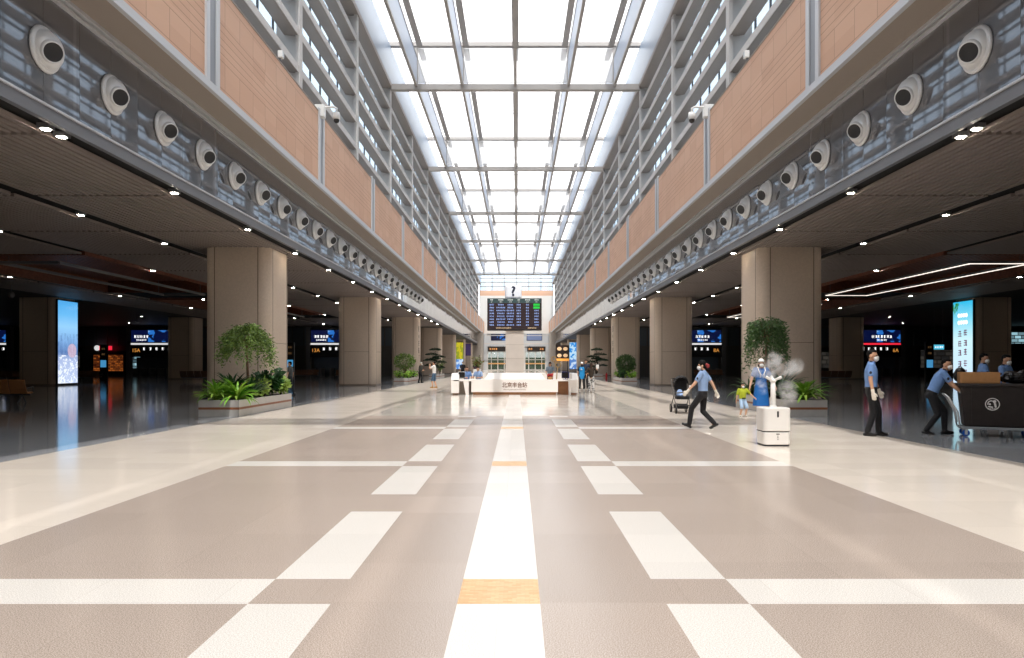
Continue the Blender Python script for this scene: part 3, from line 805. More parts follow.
# staff behind the counter
STOOL = mat('stool_grey', '#55565a', .5)
def stool(loc, lab):
    r = empty('office_stool', loc, 0, lab, 'stool', 'stools behind the counter')
    MB().lathe([(.17, .40), (.19, .42), (.19, .455), (.16, .465)], 18).build('seat', STOOL, r, smooth=True)
    MB().lathe([(.03, .04), (.025, .40)], 10).build('pole', M_GREYMETAL, r, smooth=True)
    MB().lathe([(.22, 0), (.22, .02), (.04, .05)], 18).build('base', M_GREYMETAL, r, smooth=True)
for x, y, yw, lab, tp in ((-2.52, 37.4, -70, 'seated counter clerk in blue shirt next to the white monitor', POLICE), (-1.9, 37.6, -110, 'seated counter clerk in pale blue shirt near the raised white counter slab', POLICE2)):
    person('person', lab, (x, y, 0), yw, 1.70, pelvis=(0, 0, .55), feet=((.42, .1), (.42, -.1)), hands=[(.36, .16, .78), (.36, -.16, .78)], elbow=[(-.4, .6, -1), (-.4, -.6, -1)], top=tp, mask=False, vox=.012, lean=R(6))
    stool((x, y, 0), 'grey round office stool under the %s clerk' % ('blue shirted' if tp is POLICE else 'pale blue shirted'))
person('person', 'clerk in grey blue top standing behind the counter beside the red flower basket', (1.9, 38.6, 0), -100, 1.60, top=mat('grey_blue_top', '#8a9bab', .8), hands=[(.3, .15, .98), (.3, -.15, .98)], hair='long', mask=False, vox=.012, elbow=[(-.4, .6, -1), (-.4, -.6, -1)])
person('person', 'distant traveller in dark clothes standing beyond the counter monitor', (-4.55, 61.5, 0), -90, 1.70, top=mat('black_tee', '#1d1c1f', .8), vox=.014)
person('person', 'distant traveller in purple black clothes standing by the tall white flower planter', (-4.1, 72.0, 0), -60, 1.68, top=mat('purple_black', '#3a2a38', .8), vox=.014)
person('person', 'dim passer-by in grey shirt at the edge of the dark hall behind the weeping tree', (-10.6, 33.8, 0), 170, 1.62, top=mat('dim_grey', '#4c5050', .8), trousers=mat('dim_navy', '#20242c', .8), feet=((.15, .08), (-.15, -.08)), vox=.012)
# ------------------------------------------------------------------ planters and plants
M_PLBOX = mat('grey_planter_stone', '#b4b1ad', .35, noise=.05, nscale=5)
M_PLSTR = mat('brown_planter_band', '#8a5638', .5)
M_SOIL = mat('dark_soil', '#2a211b', .95, noise=.3, nscale=30)
def leafmat(name, a, b, tr=.25):
    m, t = newmat(name, .45, .4)
    oi = t.n('NewGeometry'); rp = t.mix(oi.outputs['Random Per Island'], a, b)
    t.l(rp, t.b.inputs['Base Color'])
    return m
L_FERN = leafmat('bright_fern_leaf', '#5a9a2a', '#b4d65a'); L_DARK = leafmat('dark_leaf', '#16331a', '#33602c')
L_LIME = leafmat('lime_leaf', '#7fa33a', '#b9cf73'); L_TREE = leafmat('tree_leaf', '#3a5820', '#86a04e'); L_TREED = leafmat('deep_tree_leaf', '#2a4721', '#56743e'); L_BON = leafmat('bonsai_leaf', '#12261a', '#2c4a30')
M_BARK = mat('brown_bark', '#6e5443', .9, noise=.25, nscale=25, bump=.4); M_BARKD = mat('dark_bark', '#3a2d26', .9)

def strap(mb, base, az, L, w, rise, droop, seg=6, fold=.25):
    """an arching strap leaf"""
    d = Vector((math.cos(az), math.sin(az), 0)); sdv = Vector((-math.sin(az), math.cos(az), 0)); p = Vector(base); a = rise
    vs = []
    for i in range(seg+1):
        t = i/seg; ww = w*(math.sin(PI*min(1, .12+t*.88))**.7)*(1 if t < .98 else .12)
        up = Vector((0, 0, 1))*math.cos(a) - d*math.sin(a)
        vs += [p + sdv*ww/2 + up*ww*fold, p, p - sdv*ww/2 + up*ww*fold]
        p = p + (d*math.cos(a) + Vector((0, 0, 1))*math.sin(a))*(L/seg); a -= droop/seg
    fs = []
    for i in range(seg):
        b = i*3; fs += [(b, b+1, b+4, b+3), (b+1, b+2, b+5, b+4)]
    mb.add(vs, fs)
def leaflet(mb, p, d, L, w, r):
    p = Vector(p); d = d.normalized(); a = d.orthogonal().normalized(); a = (Matrix.Rotation(r.uniform(0, 2*PI), 3, d) @ a); n = d.cross(a)
    mb.add([p, p + d*L*.5 + a*w/2 + n*w*.12, p + d*L, p + d*L*.5 - a*w/2 + n*w*.12], [(0, 1, 2, 3)])

def fern(loc, label, seed, n=34, L=.62, w=.085, m=L_FERN, name='fern', group='ferns in the column planters', rise=(.35, 1.35), droop=(1.0, 2.1)):
    r = random.Random(seed); root = empty(name, loc, 0, label, 'plant', group); mb = MB()
    for i in range(n):
        t = i/n; strap(mb, (r.uniform(-.03, .03), r.uniform(-.03, .03), -.02), r.uniform(0, 2*PI), L*r.uniform(.75, 1.1), w*r.uniform(.8, 1.2), rise[0] + (rise[1]-rise[0])*t, r.uniform(*droop))
    mb.build('foliage', m, root, smooth=True)
    c = MB(); c.lathe([(.05, -.04), (.06, .02), (.035, .09)], 10); c.build('crown_base', M_BARKD, root, smooth=True)
    return root
def shrub(loc, label, seed, h=.6, rad=.4, n=260, m=L_DARK, lw=.10, ll=.17, name='shrub', group='shrubs in the column planters'):
    r = random.Random(seed); root = empty(name, loc, 0, label, 'plant', group); mb = MB(); st = MB()
    for i in range(14):
        az = r.uniform(0, 2*PI); q = r.uniform(.2, .9); tip = Vector((math.cos(az)*rad*q, math.sin(az)*rad*q, h*r.uniform(.55, 1.0)))
        st.tube([(0, 0, -.03), tuple(tip*.5 + Vector((0, 0, h*.12))), tuple(tip)], [.014, .01, .005], 5)
        for k in range(n//14):
            t = r.uniform(.35, 1.05); p = tip*t + Vector((r.uniform(-.1, .1), r.uniform(-.1, .1), r.uniform(-.08, .1)))
            dd = Vector((p.x*1.5 + r.uniform(-.3, .3), p.y*1.5 + r.uniform(-.3, .3), r.uniform(-.35, .5)))
            leaflet(mb, p, dd, ll*r.uniform(.7, 1.2), lw*r.uniform(.7, 1.2), r)
    mb.build('foliage', m, root); st.build('stem', M_BARKD, root, smooth=True)
    return root
def weeping(loc, label, seed, h=2.36, rad=.85, trunk=1.75, n=4200, m=L_TREE, flat=.7, group='trees in the column planters', drop=.75):
    r = random.Random(seed); root = empty('weeping_tree', loc, 0, label, 'tree', group)
    tk = MB(); tk.tube([(0, 0, -.05), (.02, .0, trunk*.4), (-.02, .02, trunk*.8), (.0, 0, trunk+.25)], [.05, .042, .036, .025], 9); tk.build('trunk', M_BARK, root, smooth=True)
    br = MB(); mb = MB(); strands = 150; per = n//strands
    for i in range(strands):
        az = r.uniform(0, 2*PI); q = math.sqrt(r.uniform(.02, 1)); rr = rad*q*r.uniform(.85, 1.1)
        top = h - (q**2)*rad*flat*.6 + r.uniform(-.1, .04); e = Vector((math.cos(az)*rr, math.sin(az)*rr, top - .05))
        if i % 5 == 0: br.tube([(0, 0, trunk*.92), tuple(Vector((e.x*.45, e.y*.45, (trunk + top)/2 + .15))), tuple(e)], [.018, .011, .005], 5)
        Ls = drop*(.45 + .75*q)*r.uniform(.5, 1.1)
        for k in range(per):
            t = k/per; p = e + Vector((math.cos(az)*.12*t + r.uniform(-.07, .07), math.sin(az)*.12*t + r.uniform(-.07, .07), -Ls*t + r.uniform(-.04, .05)))
            leaflet(mb, p, Vector((math.cos(az)*.5 + r.uniform(-.8, .8), math.sin(az)*.5 + r.uniform(-.8, .8), r.uniform(-.9, .15))), .115*r.uniform(.7, 1.2), .04, r)
    mb.build('foliage', m, root); br.build('branch', M_BARK, root, smooth=True)
    return root
def ball(loc, label, seed, h, rad, n=1500, m=L_TREED, name='small_tree', squash=.75, group='small trees in the far planters'):
    r = random.Random(seed); root = empty(name, loc, 0, label, 'tree', group); mb = MB(); tk = MB()
    for q in range(4):
        az = q*PI/2 + .4; tk.tube([(0, 0, -.04), (math.cos(az)*.12, math.sin(az)*.12, h*.4), (math.cos(az)*rad*.6, math.sin(az)*rad*.6, h-rad*.6)], [.035, .025, .01], 6)
    for i in range(n):
        v = Vector((r.gauss(0, 1), r.gauss(0, 1), r.gauss(0, 1))).normalized()*rad*(r.uniform(.25, 1)**.5)
        v.z *= squash; p = v + Vector((0, 0, h-rad*squash))
        leaflet(mb, p, v + Vector((r.uniform(-.4, .4), r.uniform(-.4, .4), r.uniform(-.4, .3))), .16*r.uniform(.6, 1.1), .09, r)
    mb.build('foliage', m, root); tk.build('trunk', M_BARK, root, smooth=True)
    return root
def bonsai(loc, label, seed, mir=1):
    r = random.Random(seed); root = empty('cloud_pine', loc, 0, label, 'tree', 'cloud pines in the far planters')
    tk = MB(); tk.tube([(0, 0, -.04), (.12*mir, 0, .5), (-.1*mir, 0, 1.1), (.08*mir, 0, 1.7), (-.02*mir, 0, 2.35)], [.09, .075, .06, .045, .02], 8); tk.build('trunk', M_BARKD, root, smooth=True)
    for dx, z, rad in ((.0, 2.5, .55), (-.35, 2.0, .6), (.4, 1.75, .6), (-.55, 1.4, .62), (.55, 1.2, .58), (-.45, .85, .6), (.45, .65, .5), (0, 1.55, .55)):
        mb = MB(); dx *= mir
        for i in range(300):
            a = r.uniform(0, 2*PI); q = math.sqrt(r.uniform(0, 1)); p = Vector((dx + math.cos(a)*q*rad, math.sin(a)*q*rad*.8, z + .2*(1-q*q)*r.uniform(-.2, 1)))
            leaflet(mb, p, Vector((math.cos(a)*q, math.sin(a)*q, r.uniform(0, .9))), .17, .07, r)
        mb.build('foliage_pad', L_BON, root)
        MB().tube([(0.05*mir, 0, z-.2), (dx*.6, 0, z-.05), (dx, 0, z)], [.03, .02, .01], 5).build('branch', M_BARKD, root, smooth=True)
    return root
def planter(x0, x1, y0, y1, label, h=.47):
    cx, cy = (x0+x1)/2, (y0+y1)/2; a, b = (x1-x0)/2, (y1-y0)/2
    root = empty('stone_planter', (cx, cy, 0), 0, label, 'planter', 'long stone planters by the columns')
    mb = MB(); t = .06
    mb.prism([(-a, -b), (a, -b), (a, b), (-a, b)], 0, h-.07)
    for u0, u1, v0, v1 in ((-a, a, -b, -b+t), (-a, a, b-t, b), (-a, -a+t, -b+t, b-t), (a-t, a, -b+t, b-t)): mb.box(u0, u1, v0, v1, h-.07, h)
    mb.build('box', M_PLBOX, root)
    mb = MB(); e = .004; z0, z1 = .20, .265
    for u0, u1, v0, v1 in ((-a-e, a+e, -b-e, -b), (-a-e, a+e, b, b+e), (-a-e, -a, -b, b), (a, a+e, -b, b)): mb.box(u0, u1, v0, v1, z0, z1)
    mb.build('band', M_PLSTR, root)
    mb = MB(); mb.box(-a+t, a-t, -b+t, b-t, h-.07, h-.03); mb.build('soil', M_SOIL, root)
ZP = .44
for sg, w in ((-1, 'left'), (1, 'right')):
    xa, xb = sorted((sg*7.8, sg*8.95))
    planter(xa, xb, 20.35, 25.1, 'long grey stone planter with brown band in front of the %s big column' % ('ad screen side' if sg < 0 else 'mist machine side'))
    planter(xa, xb, 52.6, 57.4, 'grey stone planter holding the %s tree' % ('sparse pale green' if sg < 0 else 'dense round green'))
    planter(xa, xb, 73.6, 78.0, 'grey stone planter holding the cloud pine %s' % ('behind the man in white' if sg < 0 else 'behind the blue vest volunteer'))
# near left planter
fern((-8.62, 20.75, ZP), 'bright green strap leaf fern at the front outer corner under the weeping tree', 1, L=.85, n=64, w=.08, rise=(.6, 1.5), droop=(.9, 1.9))
fern((-8.05, 20.85, ZP), 'bright green strap leaf fern spilling over the front inner corner under the weeping tree', 2, L=.88, n=68, w=.08, rise=(.45, 1.5), droop=(.9, 1.9))
fern((-8.45, 21.5, ZP), 'dark strap leaf fern behind the two bright ferns under the weeping tree', 3, L=1.05, m=L_DARK, n=56, rise=(.8, 1.5), droop=(.8, 1.5))
fern((-8.05, 21.9, ZP), 'mid green strap leaf fern at the foot of the weeping tree trunk', 13, L=.95, m=L_DARK, n=50, rise=(.8, 1.5), droop=(.8, 1.5))
weeping((-8.3, 22.3, ZP), 'weeping tree with thin trunk and drooping crown before the sunlit column', 4, rad=.72, flat=1.0, drop=.8, n=5600)
shrub((-8.1, 22.9, ZP), 'small lime leaved shrub beside the weeping tree trunk', 5, .55, .3, 180, L_LIME)
shrub((-8.25, 23.6, ZP), 'dark broad leaved shrub rising highest in the weeping tree planter', 6, .85, .5, 420, L_DARK, .15, .24)
shrub((-8.05, 24.7, ZP), 'pale lime leaved bush at the far end of the weeping tree planter', 7, .62, .38, 360, L_LIME)
shrub((-8.6, 24.6, ZP), 'dark green bush beside the pale lime bush', 17, .6, .35, 260, L_DARK)
# near right planter
fern((8.5, 20.85, ZP), 'bright green strap leaf fern on the front corner of the planter behind the mist machine', 8, L=.92, n=72, w=.085, rise=(.5, 1.5), droop=(.9, 1.9))
fern((8.05, 21.4, ZP), 'dark strap leaf fern half hidden by the mist plume', 9, L=1.05, m=L_DARK, n=56, rise=(.8, 1.5), droop=(.8, 1.5))
weeping((7.98, 22.5, ZP), 'weeping tree with dense dark green crown above the mist plume', 10, h=2.55, rad=.58, trunk=1.75, m=L_TREED, flat=.5, drop=1.3, n=4200)
shrub((8.2, 23.2, ZP), 'mid green shrub behind the mist plume', 11, .7, .42, 320, L_DARK)
fern((8.1, 24.6, ZP), 'large grey green fern arching out behind the child', 12, L=.85, m=leafmat('grey_green_leaf', '#3c5a36', '#6f8d5c'), w=.09, n=44)
shrub((8.6, 24.0, ZP), 'dark shrub close to the lit column behind the woman in blue', 18, .7, .36, 240, L_DARK)
# second pair
ball((-8.45, 54.6, ZP), 'sparse pale green small tree in the planter beyond the weeping tree', 20, 1.85, .78, 1100, L_TREE)
ball((8.4, 54.4, ZP), 'dense round green small tree in the planter beyond the blue vest volunteer', 21, 1.75, .72, 1900, L_TREED, squash=.95)
for i, (x, y) in enumerate(((-8.6, 53.1), (-8.1, 53.4), (-8.3, 55.6), (-8.1, 56.6))): shrub((x, y, ZP), ('low bright bush at the front outer corner under the sparse pale tree', 'low bright bush at the front inner corner under the sparse pale tree', 'low dark bush halfway along the sparse pale tree planter', 'low bright bush at the far end of the sparse pale tree planter')[i], 30+i, .5, .42, 170, L_DARK if i == 2 else L_FERN)
for i, (x, y) in enumerate(((8.6, 53.1), (8.1, 53.4), (8.3, 55.6), (8.1, 56.6))): shrub((x, y, ZP), ('low bright bush at the front outer corner under the dense round tree', 'low dark bush at the front inner corner under the dense round tree', 'low dark bush halfway along the dense round tree planter', 'low bright bush at the far end of the dense round tree planter')[i], 40+i, .5, .42, 170, L_DARK if i in (1, 2) else L_FERN)
bonsai((-8.5, 75.2, ZP), 'dark cloud pruned pine in a planter behind the man in white shirt', 50)
bonsai((8.5, 75.2, ZP), 'dark cloud pruned pine in a planter behind the blue vest volunteer', 51, -1)
shrub((-8.2, 77.2, ZP), 'green bush beside the cloud pine behind the man in white shirt', 52, 1.5, .5, 260, L_TREE)
# ------------------------------------------------------------------ jet nozzles in the fascia
M_NOZ = mat('white_silver_nozzle', '#dcdddd', .3, .1)
M_NOZIN = mat('nozzle_dark', '#2a2a2b', .5)
noz = empty('air_nozzle', (0, 0, 0), 0, 'round silver ball jet air nozzle set in the grey mirror fascia', 'air nozzle', 'jet air nozzles along the fascia')
MX = Matrix.Rotation(PI/2, 4, 'Y')        # lathe axis -> +X (towards the nave on the west side)
MB().lathe([(.30, .0), (.43, .0), (.44, .02), (.42, .06), (.36, .075), (.33, .05), (.30, .04)], 32, MX).build('flange', M_NOZ, noz, smooth=True)
MB().lathe([(.375, .0), (.37, .07), (.345, .14), (.30, .20), (.23, .25), (.12, .28), (.001, .29)], 32, MX, cap=False).build('ball', M_NOZ, noz, smooth=True)
nd = Vector((.74, -.46, -.34)).normalized(); MT = Matrix.Translation((.02, 0, 0)) @ nd.to_track_quat('Z', 'Y').to_matrix().to_4x4()
MB().lathe([(.23, .18), (.215, .30), (.195, .345), (.175, .345), (.17, .3)], 32, MT, cap=False).build('spout', M_NOZ, noz, smooth=True)
MB().lathe([(.173, .336), (.12, .328), (.05, .325), (.001, .325)], 28, MT, cap=False).build('throat', M_NOZIN, noz, smooth=True)
n0 = True
for sg in (-1, 1):
    for k in range(25):
        y = 11.4 + 2.295*k
        if n0: noz.location = (sg*(XF-.005), y, 7.52); n0 = False; continue
        c = copy_tree(noz, (sg*(XF-.005), y, 7.52))
        if sg > 0: c.scale = (-1, 1, 1)

# cameras and small floodlights on the terracotta wall
CAMW = mat('camera_white', '#e2e2e0', .4)
for sg in (-1, 1):
    r = empty('security_camera', (sg*(XW-.05), 29.3, 11.75), 0 if sg < 0 else PI, 'white dome security camera on a hooked bracket %s' % ('on the ad screen side' if sg < 0 else 'on the mist machine side'), 'security camera')
    MB().tube([(-.2, 0, .2), (.1, 0, .28), (.5, 0, .28), (.62, 0, .22), (.62, 0, .05)], .045, 8).build('bracket', CAMW, r, smooth=True)
    MB().lathe([(.03, .02), (.13, .0), (.15, -.12), (.15, -.28)], 16, Matrix.Translation((.62, 0, .05))).build('housing', CAMW, r, smooth=True)
    MB().ell((.62, 0, -.25), (.12, .12, .14)).build('dome', M_NOZIN, r, smooth=True)
    MB().cbox((-.05, 0, .1), (.4, .3, .5)).build('mount', CAMW, r, bevel=.02)
    f = empty('floodlight', (sg*(XW-.02), 24.3, 11.83), 0 if sg < 0 else PI, 'tiny white box floodlight on the terracotta wall ledge, %s' % ('on the ad screen side' if sg < 0 else 'on the mist machine side'), 'floodlight')
    MB().cbox((.02, 0, .18), (.16, .2, .24)).build('housing', CAMW, f, bevel=.02)
    MB().cbox((.105, 0, .18), (.01, .16, .2)).build('lens', mat('lens_grey', '#c9cdd0', .15), f)
    MB().cbox((-.02, 0, .03), (.1, .08, .08)).build('foot', M_GREYMETAL, f)

# ------------------------------------------------------------------ information counter
DESK = mat('white_solid_surface', '#f3eee9', .3, 0, .5); DKICK = mat('brown_wood_kick', '#9a6a44', .45, noise=.12, nscale=9); DTOP = mat('dark_counter_recess', '#3a3736', .4)
D0 = 34.8
dk = empty('information_counter', (0, D0, 0), 0, 'long white angular information counter with brown base around the central pillar', 'counter'); dk.scale = (.91, .91, 1)
# central front with chamfered ends (plan outline), brown recessed base
def plan(h, f, c, b): return [(-h+c, f), (h-c, f), (h, f+c), (h, b), (-h, b), (-h, f+c)]
mb = MB(); mb.prism([(-2.32, .0), (2.32, 0), (2.32, .62), (-2.32, .62)], .13, .74); mb.build('front_panel', DESK, dk, bevel=.01)
mb = MB(); mb.prism([(-2.24, .08), (2.24, .08), (2.24, .56), (-2.24, .56)], 0, .13); mb.build('base', DKICK, dk)
mb = MB(); mb.prism([(.0, .74), (.0, .76), (.42, 1.06), (.62, 1.06), (.62, .74)], -1.62, 1.62, 'x')
ob = mb
vs = []
for (x, y, z) in ob.v: vs.append((x*(1 if z < .9 else .86), y, z))
ob.v = vs; ob.build('raised_slab', DESK, dk)
for s in (-1, 1):
    mb = MB(); mb.box(min(s*2.30, s*3.28), max(s*2.30, s*3.28), .0, .62, .66, .74); mb.build('wing_top', DESK, dk, bevel=.008)
    mb = MB(); pts = [(s*2.66, .64), (s*2.56, .0), (s*2.40, .0), (s*2.32, .66)] if False else [(s*2.75, .66), (s*2.62, .0), (s*2.46, .0), (s*2.46, .66)]
    mb.prism(pts, .02, .5, 'y') if s < 0 else mb.prism([(s*2.9, .66), (s*2.9, .0), (s*3.0, .0), (s*3.1, .66)], .02, .5, 'y'); mb.build('leg', DESK, dk)
    mb = MB(); mb.prism([(.0, .08), (.0, .74), (.35, 1.04), (.62, 1.04), (3.4, 1.04), (3.4, .08)], s*2.98, s*3.40, 'x') if s < 0 else mb.prism([(.25, .08), (.25, .74), (.6, 1.04), (.9, 1.04), (3.4, 1.04), (3.4, .08)], s*3.08, s*3.40, 'x')
    mb.build('end_panel', DESK, dk, bevel=.01)
    mb = MB(); mb.box(min(s*3.03, s*3.34), max(s*3.03, s*3.34), .3, 3.3, 0, .08); mb.build('base', DKICK, dk)
    mb = MB(); mb.box(min(s*1.4, s*2.96), max(s*1.4, s*2.96), .64, .9, .62, .68); mb.build('work_top', DTOP, dk)
    mb = MB(); mb.box(min(s*2.30, s*2.98), max(s*2.30, s*2.98), .5, .56, 0, .66); mb.build('back_panel', DKICK if s > 0 else mat('taupe_panel', '#8f8578', .5), dk)
mb = MB(); mb.box(-3.4, 3.4, 8.9, 9.4, .0, .95); mb.build('rear_panel', DESK, dk, bevel=.01)
LET = mat('brown_lettering', '#8d6f60', .5)
text('lettering', '\u5317\u4eac\u4e30\u53f0\u7ad9', .27, LET, (.0, -.008, .46), (PI/2, 0, 0), dk, .006, bold=.006)
text('lettering', 'BEIJING FENGTAI RAILWAY STATION', .072, LET, (.0, -.006, .25), (PI/2, 0, 0), dk, .004)
# monitors and things on the counter
def monitor(loc, rz, lab, face):
    r = empty('computer_monitor', loc, rz, lab, 'monitor')
    MB().cbox((0, 0, .22), (.52, .03, .32)).build('case', face, r, bevel=.008)
    MB().cbox((0, -.017, .22), (.48, .004, .28)).build('screen', SHOE, r)
    MB().tube([(0, .01, .01), (0, .02, .2)], .02, 8).build('stand', face, r, smooth=True); MB().cbox((0, 0, .008), (.22, .16, .016)).build('base', face, r)
monitor((-2.62, D0+.45, .74), R(55), 'dark faced white monitor at the counter end beside the blue shirted clerk', WHITEC)
monitor((2.5, D0+.45, .74), R(-50), 'blue backed monitor at the counter end beside the blue vest volunteer', mat('monitor_blue', '#26368c', .5))
r = empty('flower_basket', (1.75, D0+.35, .74), 0, 'small red flower basket on the counter before the grey blue clerk', 'basket')
MB().lathe([(.09, 0), (.14, .12), (.15, .13)], 14).build('basket', mat('wicker', '#b98a5a', .7), r, smooth=True)
fm = MB(); q = random.Random(3)
for i in range(40): fm.ell((q.uniform(-.14, .14), q.uniform(-.1, .1), .15+q.uniform(0, .12)), (.03, .03, .025), None, 7, 5)
fm.build('blossoms', mat('red_blossom', '#c23b3b', .7), r, smooth=True)
r = empty('ring_ornament', (2.2, D0+3.7, 0), 0, 'tall ornament of tan wooden rings standing behind the counter clerk', 'ornament')
for x, z, rad in ((-.1, 1.77, .12), (.13, 1.45, .13), (.0, 1.62, .07)):
    t_ = [(x + rad*math.cos(a), 0, z + rad*math.sin(a)) for a in [2*PI*i/24 for i in range(25)]]
    MB().tube(t_, .035, 8).build('ring', mat('tan_wood', '#c9a877', .6), r, smooth=True)
MB().tube([(.0, .0, .0), (.05, 0, .8), (.1, 0, 1.33)], .03, 8).build('pole', mat('tan_wood', '#c9a877', .6), r, smooth=True); MB().lathe([(.2, 0), (.2, .03), (.05, .05)], 16).build('base', M_GREYMETAL, r)

# pillar, departure board, question mark sign
pl = MB(); pl.box(-.54, .5, 41.0, 42.0, 0, 3.41); o = pl.build('pillar', mat('pale_marble', '#d9cfc5', .35, noise=.05, nscale=1.6), None); struct(o)
mb = MB()
for z in (1.05, 1.8, 2.6): mb.box(-.545, .505, 40.995, 42.005, z, z+.012)
mb.build('joint', mat('marble_joint', '#a3988d', .5), o)
BD = 40.9
bd = empty('departure_board', (-.03, BD, 3.42), 0, 'big dark departure board with rows of blue white text on the central pillar', 'display board')
MB().cbox((0, .35, .92), (3.12, .7, 1.84)).build('case', mat('board_case', '#2c2628', .4), bd, bevel=.02)
MB().cbox((0, -.006, .96), (3.0, .012, 1.72)).build('screen', mat('board_screen', '#201a1c', .25, emit='#3a2c30', estr=.5), bd)
MB().cbox((0, -.014, 1.70), (3.0, .006, .26)).build('header_strip', mat('board_header', '#2c3a3a', .3, emit='#41585a', estr=.4), bd)
BT = mat('board_text_blue', '#8fa6d2', .4, emit='#9db9ee', estr=.5); BTW = mat('board_text_white', '#d5d8d5', .4, emit='#d5d8d5', estr=.6); GR = mat('board_green', '#1fae3c', .4, emit='#14b53a', estr=.5)
def glyphs(mb, cx, cz, n, ch, y, r, cw=None, th=.006):
    """a run of N square characters drawn as strokes too small to read"""
    cw = cw or ch*.95
    for i in range(n):
        x = cx + (i-(n-1)/2)*cw*1.08
        for q in range(3):
            z = cz + (q-1)*ch*.36; l = cw*r.uniform(.6, .95)/2
            mb.cbox((x, y, z), (l*2, th, ch*.13))
        for q in range(2): mb.cbox((x + cw*r.choice((-.28, -.1, .1, .28)), y, cz + ch*r.uniform(-.1, .1)), (cw*.14, th, ch*r.uniform(.6, .95)))
q = random.Random(5); cols = (-1.3, -.78, -.24, .24, .74, 1.26); nn = (3, 5, 4, 3, 2, 3)
mb = MB()
for c, n in zip(cols, (2, 4, 4, 2, 4, 3)): glyphs(mb, c, 1.75, n, .075, -.019, q); glyphs(mb, c, 1.63, n, .04, -.019, q)
mb.build('header_lettering', BTW, bd)
for rw in range(8):
    z = 1.47 - rw*.165
    for ci, (c, n) in enumerate(zip(cols, nn)):
        if ci == 5 and rw < 2: continue
        mb = MB(); glyphs(mb, c, z, n + (q.randint(-1, 1) if ci in (1, 2) else 0), .085, -.015, q); mb.build('row_lettering', BT, bd)
    if rw < 2: MB().cbox((1.26, -.013, z), (.36, .01, .125)).build('boarding_flag', GR, bd)
mb = MB(); glyphs(mb, -.62, .14, 14, .06, -.015, q); glyphs(mb, 1.0, .14, 8, .06, -.015, q); mb.build('footer_lettering', mat('board_text_amber', '#d5c0a0', .4, emit='#d8c09a', estr=.6), bd)
qs = empty('question_mark_sign', (-.1, BD+.35, 5.26), 0, 'pale rounded box sign with a dark question mark on top of the departure board', 'sign')
MB().cbox((0, 0, .40), (.96, .3, .72)).build('box', mat('frosted_sign', '#e6e9ef', .3, emit='#dfe5ef', estr=.25), qs, bevel=.08, seg=4)
MB().cbox((0, 0, .02), (.3, .2, .06)).build('foot', M_GREYMETAL, qs)
text('question_mark', '?', .78, mat('navy_lettering', '#1d2440', .5), (0, -.155, .40), (PI/2, 0, 0), qs, .006, bold=.025)

# ------------------------------------------------------------------ mist machine
hm = empty('mist_machine', (4.86, 13.25, 0), 0, 'white two tier mist machine with a pole and three nozzles', 'humidifier')
HW = mat('humidifier_white', '#eeece8', .3, 0, .5); HD = mat('humidifier_dark', '#2b2a30', .4)
MB().prism(rsq(.245, .09, 5), .03, .255).build('lower_tank', HW, hm, auto=35, bevel=.012)
MB().prism(rsq(.235, .08, 5), .0, .03).build('base', HD, hm); MB().prism(rsq(.238, .085, 5), .255, .275).build('band', HD, hm)
MB().prism(rsq(.250, .09, 5), .275, .70).build('upper_tank', HW, hm, auto=35, bevel=.015)
MB().tube([(0, 0, .69), (0, 0, 1.17)], [.05, .042], 16).build('pole', HW, hm, smooth=True)
MB().lathe([(.075, .70), (.06, .73)], 20).build('collar', HW, hm, smooth=True)
MB().ell((0, 0, 1.19), (.06, .06, .045)).build('manifold', HW, hm, smooth=True)
for a in (200, 320, 80):
    d = Vector((math.cos(R(a)), math.sin(R(a)), .45)).normalized(); b = Vector((0, 0, 1.19))
    MB().tube([tuple(b + d*.03), tuple(b + d*.17)], [.022, .028], 10).build('nozzle', HW, hm, smooth=True)
MB().cbox((0, -.252, .585), (.035, .008, .11)).build('level_window', HD, hm, bevel=.004)
MB().cbox((0, -.247, .225), (.06, .006, .016)).build('handle_slot', HD, hm)
mb = MB()
for z in (.13, .16, .19): mb.lathe([(.010, -.25), (.010, -.244)], 10, Matrix.Translation((0, 0, z)) @ Matrix.Rotation(-PI/2, 4, 'X') @ Matrix.Translation((0, 0, 0)) if False else Matrix.Translation((0, -.5, z)) @ Matrix.Rotation(-PI/2, 4, 'X') @ Matrix.Translation((0, 0, .5)))
mb.build('indicator', mat('indicator_grey', '#8a8a8c', .4), hm)
